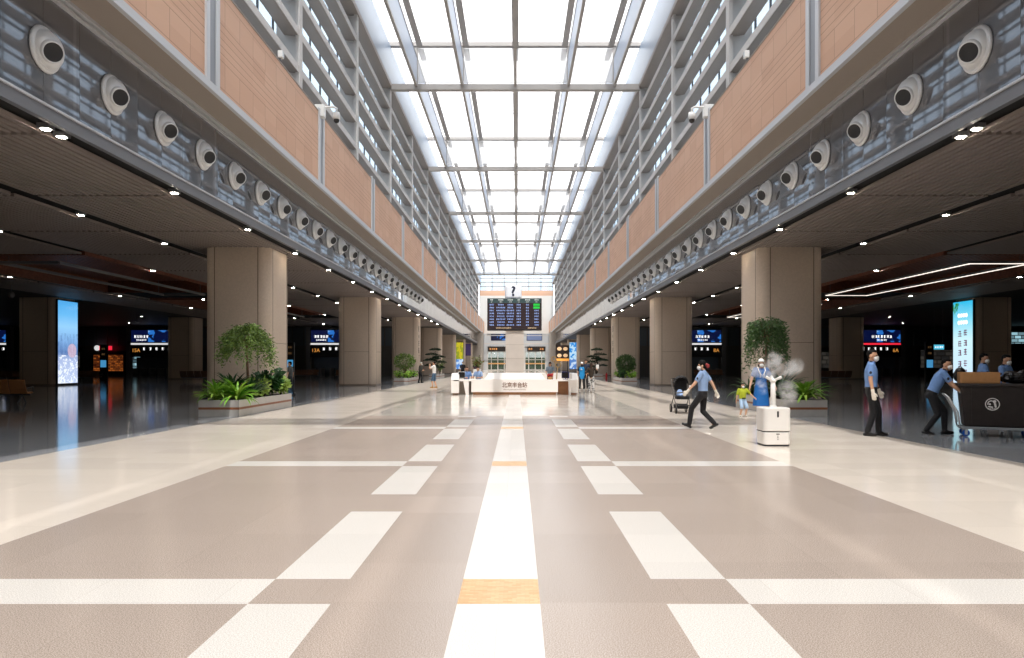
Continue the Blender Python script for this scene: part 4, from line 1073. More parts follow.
# plume
mm = bpy.data.materials.new('mist'); mm.use_nodes = True; nt = mm.node_tree
for n in list(nt.nodes):
    if n.type != 'OUTPUT_MATERIAL': nt.nodes.remove(n)
t = NT(mm); pv = nt.nodes.new('ShaderNodeVolumePrincipled'); pv.inputs['Color'].default_value = (.96, .96, .96, 1); pv.inputs['Anisotropy'].default_value = .2
tc = nt.nodes.new('ShaderNodeTexCoord'); nz = nt.nodes.new('ShaderNodeTexNoise'); nz.inputs['Scale'].default_value = 7.5; nz.inputs['Detail'].default_value = 5; nz.inputs['Distortion'].default_value = .8
nt.links.new(tc.outputs['Object'], nz.inputs['Vector']); tot = None
for c_, r_ in (((.17, -.03, 1.27), .07), ((.26, -.03, 1.33), .11), ((.36, 0, 1.42), .15), ((.46, .02, 1.47), .13), ((-.15, -.02, 1.27), .06), ((-.22, 0, 1.32), .08), ((-.33, .03, 1.36), .11), ((.04, .18, 1.30), .10), ((.08, .22, 1.42), .16), ((.16, .26, 1.54), .15), ((.28, .05, 1.04), .17), ((.33, .08, .90), .15), ((-.20, .06, 1.12), .10), ((-.16, .08, 1.02), .09), ((.05, .15, 1.62), .12)):
    vm = nt.nodes.new('ShaderNodeVectorMath'); vm.operation = 'DISTANCE'; nt.links.new(tc.outputs['Object'], vm.inputs[0]); vm.inputs[1].default_value = c_
    f = t.math('MAXIMUM', t.math('SUBTRACT', 1.0, t.math('DIVIDE', vm.outputs['Value'], r_*1.25)), 0.0); f = t.math('POWER', f, 1.3)
    tot = f if tot is None else t.math('ADD', tot, f)
mr = nt.nodes.new('ShaderNodeMapRange'); mr.inputs[1].default_value = .38; mr.inputs[2].default_value = .66
nt.links.new(nz.outputs['Fac'], mr.inputs[0]); nt.links.new(t.math('MULTIPLY', t.math('MULTIPLY', tot, mr.outputs[0]), 15.0), pv.inputs['Density']); nt.links.new(pv.outputs[0], nt.nodes['Material Output'].inputs['Volume'])
ms = MB().box(-.62, .70, -.25, .50, .74, 1.82).build('mist', mm, None, loc=(4.86, 13.25, 0))
tag(ms, 'white mist plume drifting from the nozzles of the mist machine', 'mist', None, 'stuff')

# ------------------------------------------------------------------ pushchair
st = empty('pushchair', (5.16, 22.0, 0), R(-90), 'black pushchair with raised hood and blue cloth on its seat, facing the hall', 'pushchair')
SB = mat('pushchair_black', '#161517', .7); SG = mat('pushchair_grey', '#6a655f', .5, .3); TY = mat('tyre_black', '#1b1a1a', .7)
mb = MB(); mb.loft([[(x + u*.06, y, z) for y, u in ((-.2, 0), (-.1, -.3), (.1, -.3), (.2, 0), (.2, .6), (-.2, .6))] for x, z in ((.12, .48), (.02, .56), (-.10, .80), (-.16, 1.02))]); mb.build('backrest', SB, st, remesh=.012, smoothit=2)
mb = MB(); mb.cbox((.14, 0, .47), (.32, .38, .09)); mb.build('seat', SB, st, bevel=.02)
mb = MB(); n = 9; rings = []
for k in range(n):
    a = R(200 - 150*k/(n-1)); rings.append([(-.02 + .30*math.cos(a)*(.55+.45*math.sin(PI*j/10)), .215*math.cos(PI*j/10), .90 + .235*math.sin(PI*j/10)*max(.25, math.sin(a) if a < PI else .25)) for j in range(11)])
for k in range(n-1):
    for j in range(10): mb.add([rings[k][j], rings[k][j+1], rings[k+1][j+1], rings[k+1][j]], [(0, 1, 2, 3)])
h = mb.build('hood', SB, st, smooth=True); md = h.modifiers.new('t', 'SOLIDIFY'); md.thickness = .015
for q in (-1, 1):
    MB().tube([(.36, q*.20, .16), (.05, q*.235, .48), (-.28, q*.235, .98), (-.36, q*.22, 1.03)], .014, 8).build('side_rail', SG, st, smooth=True)
    MB().tube([(-.34, q*.24, .14), (-.05, q*.235, .42), (.1, q*.235, .52)], .014, 8).build('side_rail', SG, st, smooth=True)
    for x, rr in ((.38, .10), (-.34, .13)):
        w = MB().lathe([(rr*.72, -.02), (rr, -.018), (rr, .018), (rr*.72, .02)], 24, Matrix.Translation((x, q*.235, rr)) @ Matrix.Rotation(PI/2, 4, 'X'), cap=False).build('wheel', TY, st, smooth=True)
        MB().lathe([(.02, -.022), (rr*.72, -.012), (rr*.72, .012), (.02, .022)], 20, Matrix.Translation((x, q*.235, rr)) @ Matrix.Rotation(PI/2, 4, 'X')).build('hub', SG, w, smooth=True)
MB().tube([(-.36, -.22, 1.03), (-.38, 0, 1.05), (-.36, .22, 1.03)], .018, 8).build('handle', SB, st, smooth=True)
MB().tube([(.30, -.22, .62), (.42, 0, .64), (.30, .22, .62)], .017, 8).build('bumper_bar', SG, st, smooth=True)
MB().cbox((.0, 0, .2), (.5, .36, .13)).build('basket', SB, st, bevel=.03); MB().cbox((.36, 0, .24), (.14, .34, .03)).build('footrest', SB, st, bevel=.01)
MB().tube([(.38, -.23, .11), (.38, .23, .11)], .01, 6).build('axle', SG, st); MB().tube([(-.34, -.23, .13), (-.34, .23, .13)], .01, 6).build('axle', SG, st)
bc = MB(); bc.ell((.09, -.06, .60), (.07, .10, .13)); bc.ell((.14, -.02, .55), (.09, .09, .06)); o = bc.build('blue_cloth', mat('baby_blue_cloth', '#9ab6e2', .85), None, remesh=.012, smoothit=3)
o.location = (5.16, 22.0, 0); o.rotation_euler = (0, 0, R(-90)); tag(o, 'bundle of pale blue cloth lying on the pushchair seat', 'cloth')
MB().cbox((.0, .27, .80), (.06, .05, .10)).build('cup_holder', WHITEC, st, bevel=.012)

# ------------------------------------------------------------------ bin cart with its load
ct = empty('bin_cart', (10.02, 14.80, 0), R(-25), 'black plastic bin cart with white round emblem, chrome handle and blue wheels', 'cart')
BK = mat('black_plastic', '#2b2422', .45, 0, .4, noise=.15, nscale=8); CH = mat('bright_steel', '#dfe1e3', .3, .3); BW = mat('blue_wheel', '#1e5fc4', .4); BRD = mat('grey_deck', '#9aa0a6', .4, .5)
def tap(z0, z1, a0, b0, a1, b1):
    return [[(-a0, -b0, z0), (a0, -b0, z0), (a0, b0, z0), (-a0, b0, z0)], [(-a1, -b1, z1), (a1, -b1, z1), (a1, b1, z1), (-a1, b1, z1)]]
mb = MB(); mb.loft(tap(.21, 1.06, .58, .27, .66, .33)); mb.build('bin', BK, ct, bevel=.03, seg=3)
mb = MB(); mb.loft(tap(1.03, 1.10, .70, .37, .70, .37)); mb.build('rim', BK, ct, bevel=.02)
mb = MB()
for x in (-.44, .44):
    mb.loft([[(x-.012, -.285, .25), (x+.012, -.285, .25), (x+.012, -.27, .25), (x-.012, -.27, .25)], [(x*1.04-.012, -.342, 1.03), (x*1.04+.012, -.342, 1.03), (x*1.04+.012, -.32, 1.03), (x*1.04-.012, -.32, 1.03)]])
mb.build('rib', BK, ct)
MB().cbox((.02, 0, .18), (1.36, .58, .05)).build('deck', BRD, ct, bevel=.01)
for x in (-.55, .55):
    for y in (-.22, .22):
        w = MB().lathe([(.03, -.025), (.062, -.025), (.07, -.015), (.07, .015), (.062, .025), (.03, .025)], 24, Matrix.Translation((x, y, .07)) @ Matrix.Rotation(PI/2, 4, 'X')).build('wheel', BW, ct, smooth=True)
        MB().lathe([(.0305, -.03), (.0305, .03)], 14, Matrix.Translation((x, y, .07)) @ Matrix.Rotation(PI/2, 4, 'X')).build('hub', SHOE, w)
        mb = MB(); mb.cbox((x, y-.035, .1), (.05, .008, .12)); mb.cbox((x, y+.035, .1), (.05, .008, .12)); mb.cbox((x, y, .152), (.09, .09, .012)); mb.build('caster_fork', CH, ct)
mb = MB(); 
mb.tube([(-.66, -.27, .2), (-.70, -.27, .5), (-.86, -.26, .80), (-.92, -.24, .86), (-.92, .24, .86), (-.86, .26, .80), (-.70, .27, .5), (-.66, .27, .2)], .017, 10); mb.build('handle', CH, ct, smooth=True)
for y in (-.14, 0, .14): MB().tube([(-.69, y, .3), (-.74, y, .6), (-.86, y, .82), (-.92, y, .86)], .009, 8).build('handle_bar', CH, ct, smooth=True)
for z, x in ((.45, -.70), (.66, -.785)): MB().tube([(x, -.27, z), (x, .27, z)], .010, 8).build('handle_bar', CH, ct, smooth=True)
# emblem on the tapered front
tl = math.atan2(.06, .85); EM = mat('white_print', '#e9e7e4', .6); zc = .68; yc = -(.27 + (zc-.21)*.06/.85) - .006
Te = Matrix.Translation((-.10, yc, zc)) @ Matrix.Rotation(tl, 4, 'X') @ Matrix.Rotation(PI/2, 4, 'X')
mb = MB()
def annulus(mb, r0, r1, a0=0, a1=360, n=40, c=(0, 0), h=.004, sx=1.0):
    for i in range(n):
        p, q_ = R(a0 + (a1-a0)*i/n), R(a0 + (a1-a0)*(i+1)/n)
        P4 = [(c[0]+sx*r*math.cos(a), c[1]+r*math.sin(a)) for r, a in ((r0, p), (r1, p), (r1, q_), (r0, q_))]
        mb.prism(P4, 0, h, 'z', Te)
annulus(mb, .112, .128); annulus(mb, .05, .068, -10, 200, 24, (-.02, .01)); annulus(mb, .0, .03, 0, 360, 16, (.035, .055)); annulus(mb, .0, .02, 0, 360, 12, (-.045, .0))
mb.prism([(.02, .03), (.06, .02), (.075, -.06), (.045, -.075), (.03, -.02)], 0, .004, 'z', Te); mb.prism([(-.08, -.06), (.01, -.075), (.01, -.05), (-.07, -.035)], 0, .004, 'z', Te)
for k in range(5): mb.prism([(-.07+k*.03, -.098), (-.05+k*.03, -.098), (-.05+k*.03, -.083), (-.07+k*.03, -.083)], 0, .004, 'z', Te)
mb.build('emblem', EM, ct)
CT = Matrix.Translation((10.02, 14.80, 0)) @ Matrix.Rotation(R(-25), 4, 'Z')
lo = CT @ Vector((-.33, -.05, 1.10))
bx_ = empty('cardboard_box', lo, R(-22), 'brown taped cardboard box lying on the rim of the bin cart', 'box')
CB = mat('cardboard', '#b08152', .85, noise=.06, nscale=14)
MB().box(-.33, .37, -.19, .19, .0, .23).build('carton', CB, bx_, bevel=.006); MB().box(-.335, .375, -.03, .03, .228, .233).build('tape', mat('tape', '#c49a68', .3), bx_)
MB().box(-.33, .37, -.004, .004, .2305, .2325).build('seam', mat('cardboard_dark', '#7a5636', .9), bx_)
lo = CT @ Vector((.38, .0, 1.10))
mb = MB(); q = random.Random(9)
for i in range(26): mb.ell((q.uniform(-.23, .23), q.uniform(-.18, .18), .12+q.uniform(-.03, .10)), (q.uniform(.06, .13), q.uniform(.06, .12), q.uniform(.05, .11)), Matrix.Rotation(q.uniform(0, 3), 4, 'Z'), 9, 6)
mb.ell((0, 0, .08), (.30, .24, .085)); o = mb.build('rubbish_bag', mat('black_plastic_bag', '#18181a', .25, 0, .6), None, loc=lo, remesh=.014, smoothit=1); tag(o, 'crumpled glossy black plastic bag on the bin cart beside the cardboard box', 'bag')
lo = CT @ Vector((-.60, .22, 1.10))
r = empty('black_backpack', lo, R(-20), 'small black rucksack standing behind the cardboard box on the bin cart', 'bag')
mb = MB(); mb.ell((0, 0, .15), (.14, .09, .15)); mb.ell((0, 0, .24), (.10, .08, .09)); mb.build('body', SHOE, r, remesh=.012, smoothit=2)
MB().tube([(-.03, 0, .32), (0, 0, .37), (.03, 0, .32)], .01, 6).build('handle', SHOE, r); MB().ell((-.09, -.07, .12), (.04, .03, .08)).build('pocket', SHOE, r, smooth=True)

# ------------------------------------------------------------------ advertising screens
def screen_mat(name, build, estr=1.0):
    m = bpy.data.materials.new(name); m.use_nodes = True; t = NT(m); t.b.inputs['Base Color'].default_value = (.01, .01, .01, 1); t.b.inputs['Roughness'].default_value = .2
    col = build(t); t.l(col, t.b.inputs['Emission Color']); t.b.inputs['Emission Strength'].default_value = estr
    return m
def winter(t):
    vec, x, y, z = t.xyz()
    g = t.math('DIVIDE', z, 5.9)
    rp = t.n('ValToRGB'); t.l(g, rp.inputs[0]); e = rp.color_ramp.elements
    e[0].position = 0; e[0].color = lin('#b5c6e6'); e[1].position = 1; e[1].color = lin('#4aa0dc')
    for p_, c_ in ((.30, '#a3b4da'), (.40, '#5d7fb4'), (.52, '#7aa6d8'), (.7, '#8cc4ee'), (.85, '#62b0e6')):
        a = rp.color_ramp.elements.new(p_); a.color = lin(c_)
    n = t.n('TexNoise'); n.inputs['Scale'].default_value = 3.2; n.inputs['Detail'].default_value = 6; n.inputs['Roughness'].default_value = .7
    mp = t.n('Mapping'); mp.inputs['Scale'].default_value = (1, 1, 1.0); t.l(vec, mp.inputs[0]); t.l(mp.outputs[0], n.inputs['Vector'])
    low = t.math('LESS_THAN', g, .36)
    snow = t.mix(t.math('MULTIPLY', t.math('GREATER_THAN', n.outputs['Fac'], .52), low), rp.outputs[0], '#e4ebf7')
    n2 = t.n('TexNoise'); n2.inputs['Scale'].default_value = 3; n2.inputs['Detail'].default_value = 5; mp2 = t.n('Mapping'); mp2.inputs['Scale'].default_value = (1, 5, .5); t.l(vec, mp2.inputs[0]); t.l(mp2.outputs[0], n2.inputs['Vector'])
    band = t.math('MULTIPLY', t.math('GREATER_THAN', g, .36), t.math('LESS_THAN', g, .62))
    trees = t.mix(t.math('MULTIPLY', t.math('GREATER_THAN', n2.outputs['Fac'], .54), t.math('MULTIPLY', band, .55)), snow, '#3b659c')
    # a reddish roundel in the middle of the picture
    dz = t.math('SUBTRACT', z, 2.45); dy = t.math('ADD', y, -.45)
    rr = t.math('SQRT', t.math('ADD', t.math('MULTIPLY', dz, dz), t.math('MULTIPLY', dy, dy)))
    n3 = t.n('TexNoise'); n3.inputs['Scale'].default_value = 7; t.l(vec, n3.inputs['Vector'])
    red = t.mix(n3.outputs['Fac'], '#b07a92', '#d6cfe2')
    return t.mix(t.math('MULTIPLY', t.math('LESS_THAN', rr, .5), .85), trees, red)
def cyan(t):
    vec, x, y, z = t.xyz(); rp = t.n('ValToRGB'); t.l(t.math('DIVIDE', z, 5.9), rp.inputs[0]); e = rp.color_ramp.elements
    e[0].position = 0; e[0].color = lin('#c4daf0'); e[1].position = 1; e[1].color = lin('#2bb2dd'); a = rp.color_ramp.elements.new(.55); a.color = lin('#c3e6ee'); a = rp.color_ramp.elements.new(.78); a.color = lin('#7fd0e6')
    return rp.outputs[0]
def painting(c1, c2, c3):
    def f(t):
        vec, x, y, z = t.xyz(); n = t.n('TexNoise'); n.inputs['Scale'].default_value = 1.3; n.inputs['Detail'].default_value = 5; t.l(vec, n.inputs['Vector'])
        g = t.math('GREATER_THAN', z, 2.4)
        a = t.mix(t.math('GREATER_THAN', n.outputs['Fac'], .5), c1, c2)
        return t.mix(g, t.mix(t.math('GREATER_THAN', n.outputs['Fac'], .52), c3, '#c9dcf2'), a)
    return f
XA = 33.2 - 1.3
HC = 1.3
al = empty('advertising_screen', (-XA+.025, G0+B, 0), 0, 'tall glowing blue winter landscape advertising screen on the far dark column', 'advertising screen')
MB().box(.0, .12, -1.16, 1.16, .0, 6.0).build('case', SHOE, al); MB().box(.12, .13, -1.1, 1.1, .14, 5.94).build('screen', screen_mat('winter_picture', winter, .95), al)
ar = empty('advertising_screen', (XA-.025, G0+B, 0), 0, 'tall glowing pale cyan advertising screen with purple characters on the dark column', 'advertising screen')
MB().box(-.12, .0, -1.16, 1.16, .0, 6.0).build('case', SHOE, ar); MB().box(-.13, -.12, -1.1, 1.1, .14, 5.94).build('screen', screen_mat('cyan_picture', cyan, .95), ar)
PG = mat('ad_purple', '#7a2f58', .5, emit='#6a2850', estr=.5); WG = mat('ad_white', '#ffffff', .5, emit='#ffffff', estr=1.0)
MZ = Matrix.Rotation(-PI/2, 4, 'Z')
q = random.Random(12)
def adglyph(cx, cz, n, ch, m, nm):
    mb = MB(); glyphs(mb, 0, 0, n, ch, 0, q, None, .01); mb.v = [(-.136, -(v[0] + cx), v[2] + cz) for v in mb.v]; mb.build(nm, m, ar)
for z in (4.95, 4.45):
    mb = MB()
    for i in range(4): mb.lathe([(.15, 0), (.15, .004)], 18, Matrix.Translation((-.132, .42-.28*i, z)) @ Matrix.Rotation(-PI/2, 4, 'Y'))
    mb.build('caption_disc', WG, ar); adglyph(0, z, 4, .2, PG, 'caption_lettering')
for cx, zs_ in ((.32, (3.72, 3.0, 2.35, 1.55, .9)), (-.32, (3.65, 2.95, 2.3, 1.5, .85, .2))):
    for z in zs_: adglyph(cx, z, 1, .46, PG, 'large_character')
mb = MB()
for i in range(60):
    leaflet(mb, (-.137, q.uniform(.5, 1.1), 5.94 - abs(q.gauss(0, .35))), Vector((0, q.uniform(-.5, .5), -1)), .25, .08, q)
mb.v = [(min(max(v[0], -.15), -.131), min(v[1], 1.1), min(v[2], 5.94)) for v in mb.v]
mb.build('leaf_print', mat('ad_green', '#3f9a3a', .5, emit='#3f9a3a', estr=.5), ar)
# painted panels on the far columns
for sg, c, lab in ((-1, ('#c9b92a', '#8f9a2a', '#5a8fd6'), 'tall yellow and blue picture panel on a far column past the clerks'), (1, ('#2a8fe0', '#bfe0f5', '#5a87c9'), 'tall bright blue picture panel on a far column past the volunteer')):
    y = G0 + 5*B - HC - .02
    o = empty('picture_panel', (sg*XC, y, 0), 0, lab, 'advertising screen')
    MB().box(-1.1, 1.1, -.06, .0, .5, 5.6).build('frame', SHOE, o); MB().box(-1.05, 1.05, -.07, -.06, .55, 5.55).build('screen', screen_mat('picture_' + ('yellow' if sg < 0 else 'blue'), painting(*c), .8), o)
o = empty('picture_panel', (-XC, G0 + 6*B - HC - .02, 3.3), 0, 'dark purple hanging screen on the farthest column of the clerk side', 'advertising screen')
MB().box(-1.1, 1.1, -.06, 0, 0, 2.6).build('frame', SHOE, o); MB().box(-1.05, 1.05, -.07, -.06, .05, 2.55).build('screen', mat('purple_screen', '#3a2f55', .4, emit='#3a2f55', estr=.6), o)

# gate signs in the dark halls
BLUES = screen_mat('blue_advert', lambda t: painting_blue(t), 1.1) if False else None
def painting_blue(t):
    vec, x, y, z = t.xyz(); n = t.n('TexNoise'); n.inputs['Scale'].default_value = .9; n.inputs['Detail'].default_value = 4; t.l(vec, n.inputs['Vector'])
    g = t.math('GREATER_THAN', x, -.4); a = t.mix(t.math('MULTIPLY', t.math('GREATER_THAN', n.outputs['Fac'], .52), g), '#0a1440', '#2f7fe0')
    return t.mix(t.math('MULTIPLY', t.math('GREATER_THAN', n.outputs['Fac'], .60), g), a, '#8fc4ff')
BLUES = screen_mat('blue_advert', painting_blue, .6)
AMB = mat('amber_sign_text', '#f0a24a', .5, emit='#f0a24a', estr=.6); WS = mat('white_sign_text', '#f5f5f5', .5, emit='#f5f5f5', estr=.6); REDL = mat('red_sign', '#e0263a', .5, emit='#e0263a', estr=1.0)
FR = mat('portal_frame_grey', '#5b5c60', .5)
for i, (X, num, lab) in enumerate(((-43.2, '15A', 'ticket gate portal with blue advert and amber 15A, seen beyond the blue winter screen'), (-21.9, '13A', 'ticket gate portal with blue advert and amber 13A, seen between the sunlit columns'),
        (21.9, '8A', 'ticket gate portal with blue advert seen above the policewoman'), (43.15, '6A', 'ticket gate portal with blue and red advert seen beyond the standing policeman'), (-62.9, '17A', 'ticket gate portal with white characters by the edge seats'))):
    Y = 85.0
    g = empty('ticket_gate_portal', (X, Y, 0), 0, lab, 'gate portal', 'ticket gate portals at the back of the halls')
    sw = X > 0
    for s in (-1, 1): MB().box(s*2.75-.25, s*2.75+.25, -.3, .3, 0, 5.9).build('post', FR, g)
    MB().box(-2.5, 2.5, -.25, .25, 2.35, 5.75).build('header', mat('portal_black', '#0e0e10', .4), g)
    MB().box(-2.4, 2.4, -.27, -.25, 4.1, 5.5).build('screen', BLUES, g)
    MB().box(-2.45, 2.45, -.28, -.25, 3.78, 3.98).build('light_bar', REDL if i == 3 else WS, g)
    q = random.Random(20+i); mb = MB(); glyphs(mb, -1.2 if X < 0 else .2, 4.75, 5 if i != 3 else 7, .34, -.275, q); mb.build('advert_lettering', WS, g); mb = MB(); glyphs(mb, -1.2 if X < 0 else .2, 4.35, 6, .2, -.275, q); mb.build('advert_lettering', WS, g)
    for k in range(5): mb = MB(); glyphs(mb, (-.9 + k*.75) if X < 0 else (-2.0 + k*.7), 3.3, 1, .36, -.26, q); mb.build('icon_lettering', WS, g)
    text('gate_number', num, .6, AMB, (-1.85 if X < 0 else 1.85, -.262, 3.1), (PI/2, 0, 0), g, .01)
    for k in range(5): MB().box(-2.2+k*1.05, -2.0+k*1.05, -.8, .6, 0, 1.0).build('turnstile', FR, g, bevel=.03)
    MB().box(-2.4, 2.4, .9, .93, 0, 2.3).build('glass_screen', M_WIN2, g)

# lit shop fronts against the back walls
def shopglow(a, b, sc):
    def f(t):
        vec, x, y, z = t.xyz(); bk = t.n('TexBrick'); bk.inputs['Scale'].default_value = sc; bk.inputs['Color1'].default_value = lin(a); bk.inputs['Color2'].default_value = lin(b); bk.inputs['Mortar'].default_value = (.01, .008, .006, 1); bk.inputs['Mortar Size'].default_value = .03
        cb = t.n('CombineXYZ'); t.l(x, cb.inputs[0]); t.l(z, cb.inputs[1]); t.l(cb.outputs[0], bk.inputs['Vector']); return bk.outputs['Color']
    return f
SH1 = screen_mat('lit_shop_shelves', shopglow('#c86a2a', '#40120a', 1.2), .45); SH2 = screen_mat('lit_shop_panels', shopglow('#a8d8e6', '#304048', .6), .7); SH3 = screen_mat('dim_shop_window', shopglow('#5a554e', '#2a2a2c', .5), .35)
def shop(X, wdt, m, lab, z0=.9, z1=2.6):
    o = empty('shop_display', (X, 87.6, 0), 0, lab, 'shop front', 'shop fronts along the back walls')
    MB().box(-wdt/2-.15, wdt/2+.15, -.1, .26, 0, z1+.5).build('frame', mat('shop_frame', '#1c1a1a', .5), o); MB().box(-wdt/2, wdt/2, -.12, -.1, z0, z1).build('window', m, o)
    return o
shop(-49.9, 3.6, SH1, 'shop front glowing orange with lit shelves beyond the blue winter screen', .6, 2.6); shop(-46.75, 1.5, SH2, 'shop front with pale blue lit panels next to the orange shelves')
shop(37.0, 3.2, SH3, 'dim grey shop front between the gate portal and the cyan advertising screen', 1.0, 3.0); shop(52.5, 6, SH3, 'dim grey shop front beyond the cyan advertising screen', 1.0, 3.2); shop(-54.5, 2.2, SH3, 'dim grey shop front beside the orange lit shelves', 1.0, 3.0)
shop(61.0, 3.4, SH2, 'pale lit shop front at the far outer corner past the policemen', 4.0, 5.4)
o = empty('shop_sign', (-50.4, 87.2, 3.2), 0, 'small red sign with white disc above the orange shelves', 'sign'); MB().cbox((.35, 0, .25), (1.5, .12, .5)).build('panel', REDL, o); MB().lathe([(.32, 0), (.32, .14)], 20, Matrix.Translation((-.7, .07, .25)) @ Matrix.Rotation(PI/2, 4, 'X')).build('disc', WS, o)
MB().cbox((.3, .25, .25), (.2, .5, .1)).build('bracket', FR, o)
for X, Y, lab in ((-38.0, 66.0, 'black information totem with lit screen before the orange shop'), (34.4, 59.5, 'black information totem with blue screen behind the leaning policeman'), (-18.9, 60.0, 'black information totem with blue screen in the dark gap beside the sunlit column')):
    o = empty('information_totem', (X, Y, 0), R(0), lab, 'totem', 'information totems in the dark halls')
    MB().box(-.34, .34, -.12, .12, .0, 3.3).build('body', mat('totem_black', '#101013', .3), o, bevel=.02); MB().box(-.26, .26, -.13, -.12, 1.2, 1.85).build('screen', mat('totem_blue', '#4aa3e0', .4, emit='#58b4f0', estr=.45), o)
    mb = MB(); glyphs(mb, 0, 2.9, 2, .18, -.125, random.Random(4)); mb.build('caption_lettering', mat('amber_dim', '#8a6a45', .5, emit='#8a6a45', estr=.3), o); mb = MB(); glyphs(mb, 0, 2.4, 2, .18, -.125, random.Random(6)); mb.build('caption_lettering', mat('amber_dim', '#8a6a45', .5, emit='#8a6a45', estr=.3), o)
o = empty('hanging_sign', (35.5, 60.0, 2.72), 0, 'small cyan lit sign beside the black totem behind the leaning policeman', 'sign'); MB().cbox((0, 0, .2), (.85, .1, .4)).build('panel', mat('cyan_sign', '#4fb8d8', .4, emit='#4fb8d8', estr=.8), o)
mb = MB(); glyphs(mb, 0, .2, 4, .17, -.055, random.Random(8)); mb.build('caption_lettering', WS, o); MB().tube([(-.35, 0, .4), (-.35, 0, 3.38)], .015, 6).build('hanger', FR, o); MB().tube([(.35, 0, .4), (.35, 0, 3.38)], .015, 6).build('hanger', FR, o)

# hanging pendant camera in the left hall
o = empty('pendant_speaker', (-29.3, 41.6, 5.62), 0, 'round grey dome hanging from the ceiling beyond the tan seats', 'ceiling speaker')
MB().ell((0, 0, -.1), (.17, .17, .2)).build('dome', M_GREYMETAL, o, smooth=True); MB().tube([(0, 0, .05), (0, 0, .55)], .02, 8).build('stem', M_GREYMETAL, o)

# column number lettering
M_LETC = mat('dark_column_lettering', '#4b4038', .5)
for sg, lab in ((-1, 'dark upright lettering on the column behind the sparse pale tree'), (1, 'dark upright lettering on the column behind the dense round tree')):
    o = empty('column_lettering', (sg*(XC-HC-.006), G0 + 2*B - .4, 0), 0, lab, 'sign'); mb = MB(); q = random.Random(31)
    for k, ch in enumerate((.62, .3, .55, .55)):
        g2 = MB(); glyphs(g2, 0, 0, 1, ch, 0, q, None, .012); z = 5.0 - k*.72; mb.add([(0, v[0]*1.2, v[2] + z) for v in g2.v] if False else [(v[1], v[0]*1.2, v[2] + z) for v in g2.v], g2.f)
    mb.build('lettering', M_LETC, o)

# ------------------------------------------------------------------ waiting seats
SEAT = mat('tan_seat_leather', '#a87345', .5, 0, .4); SEATD = mat('brown_seat_leather', '#6b4a38', .55); LEG = mat('seat_steel', '#6f7074', .35, .6)
def bench(n, m, lab, loc, rz):
    o = empty('waiting_bench', loc, rz, lab, 'bench', 'rows of waiting seats'); L = n*.6
    for i in range(n):
        x = -L/2 + (i+.5)*.6
        mb = MB(); prof = [(.22, .44), (.0, .40), (-.2, .42), (-.30, .60), (-.40, .92)]
        rings = []
        for (y, z) in prof: rings.append([(x-.285, y, z), (x+.285, y, z), (x+.285, y-.03, z-.05), (x-.285, y-.03, z-.05)])
        mb.loft(rings); mb.build('seat_shell', m, o, bevel=.012)
    MB().box(-L/2, L/2, -.06, .02, .30, .36).build('beam', LEG, o)
    for x in (-L/2+.3, L/2-.3):
        MB().tube([(x, .25, .02), (x, .0, .31), (x, -.32, .02)], .024, 8).build('leg', LEG, o, smooth=True)
    for i in range(n+1):
        x = -L/2 + i*.6
        if i in (0, n): MB().tube([(x, -.30, .58), (x, .15, .62), (x, .18, .44)], .018, 8).build('armrest', LEG, o, smooth=True)
bench(4, SEAT, 'row of tan leather waiting seats lit at the dark hall edge near the winter screen', (-19.75, 27.3, 0), R(8))
for i, (x, y, rz, n) in enumerate(((-27, 61, 0, 5), (-23.5, 62, 0, 4), (-22, 74, 180, 5), (-38, 63, 0, 5), (-44, 62, 0, 4), (-16.5, 70, 180, 4), (27.5, 62, 0, 5), (23, 64, 0, 4), (40, 66, 0, 5), (20, 74, 180, 5), (44, 63, 0, 5), (27.0, 70.5, 180, 5))):
    bench(n, SEATD, ['brown seat row in front of the amber 15A gate', 'brown seat row behind the sunlit planter column', 'brown seat row before the amber 13A gate', 'brown seat row before the orange shop totem', 'brown seat row below the orange lit shelves', 'brown seat row beside the man in the dark hall gap', 'brown seat row beyond the mist machine planter', 'brown seat row beyond the policewoman', 'brown seat row below the cyan sign and totem', 'brown seat row at the gate above the policewoman', 'brown seat row behind the leaning policeman', 'brown seat row between standing policeman and big column'][i], (x, y, 0), R(rz))

# ------------------------------------------------------------------ far end of the nave
YE = YEND; WP = mat('white_end_panel', '#d9d5cf', .5); GLS = mat('end_glass', '#8d989c', .1, 0, .6); DG = mat('dark_green_glass', '#3b4541', .15)
we = struct(MB().box(-9.1, 9.1, YE, YE+.4, 9.0, 18.3).build('wall_end', WP)); struct(MB().box(-9.1, 9.1, YE, YE+.4, 18.3, 19.6).build('wall_end_upper', M_TERRA))
mb = MB()
for z in (20.6, 21.6, 22.6, 24): mb.box(-9.1, 9.1, YE, YE+.3, z-.1, z+.1)
for x in (-9, -6, -3, 0, 3, 6, 9): mb.box(x-.08, x+.08, YE, YE+.3, 19.6, 24.2)
struct(mb.build('window_3_frame', M_BEAM)); struct(MB().box(-9.1, 9.1, YE+.1, YE+.12, 19.6, 24.2).build('window_3', M_WINGLASS))
mb = MB(); mb.box(-9.1, 9.1, YE, YE+.3, 5.8, 7.2); mb.box(-9.1, -7.2, YE-.1, YE+.3, 0, 9); mb.box(7.2, 9.1, YE-.1, YE+.3, 0, 9); mb.box(-9.1, 9.1, YE, YE+.3, 8.9, 9.0); mb.box(-9.1, 9.1, YE+.2, YE+.3, 7.2, 8.9); mb.box(-9.1, 9.1, YE+.2, YE+.3, 4.6, 5.8)
struct(mb.build('wall_end_lower', mat('pale_grey_panel', '#c3c5c6', .4)))
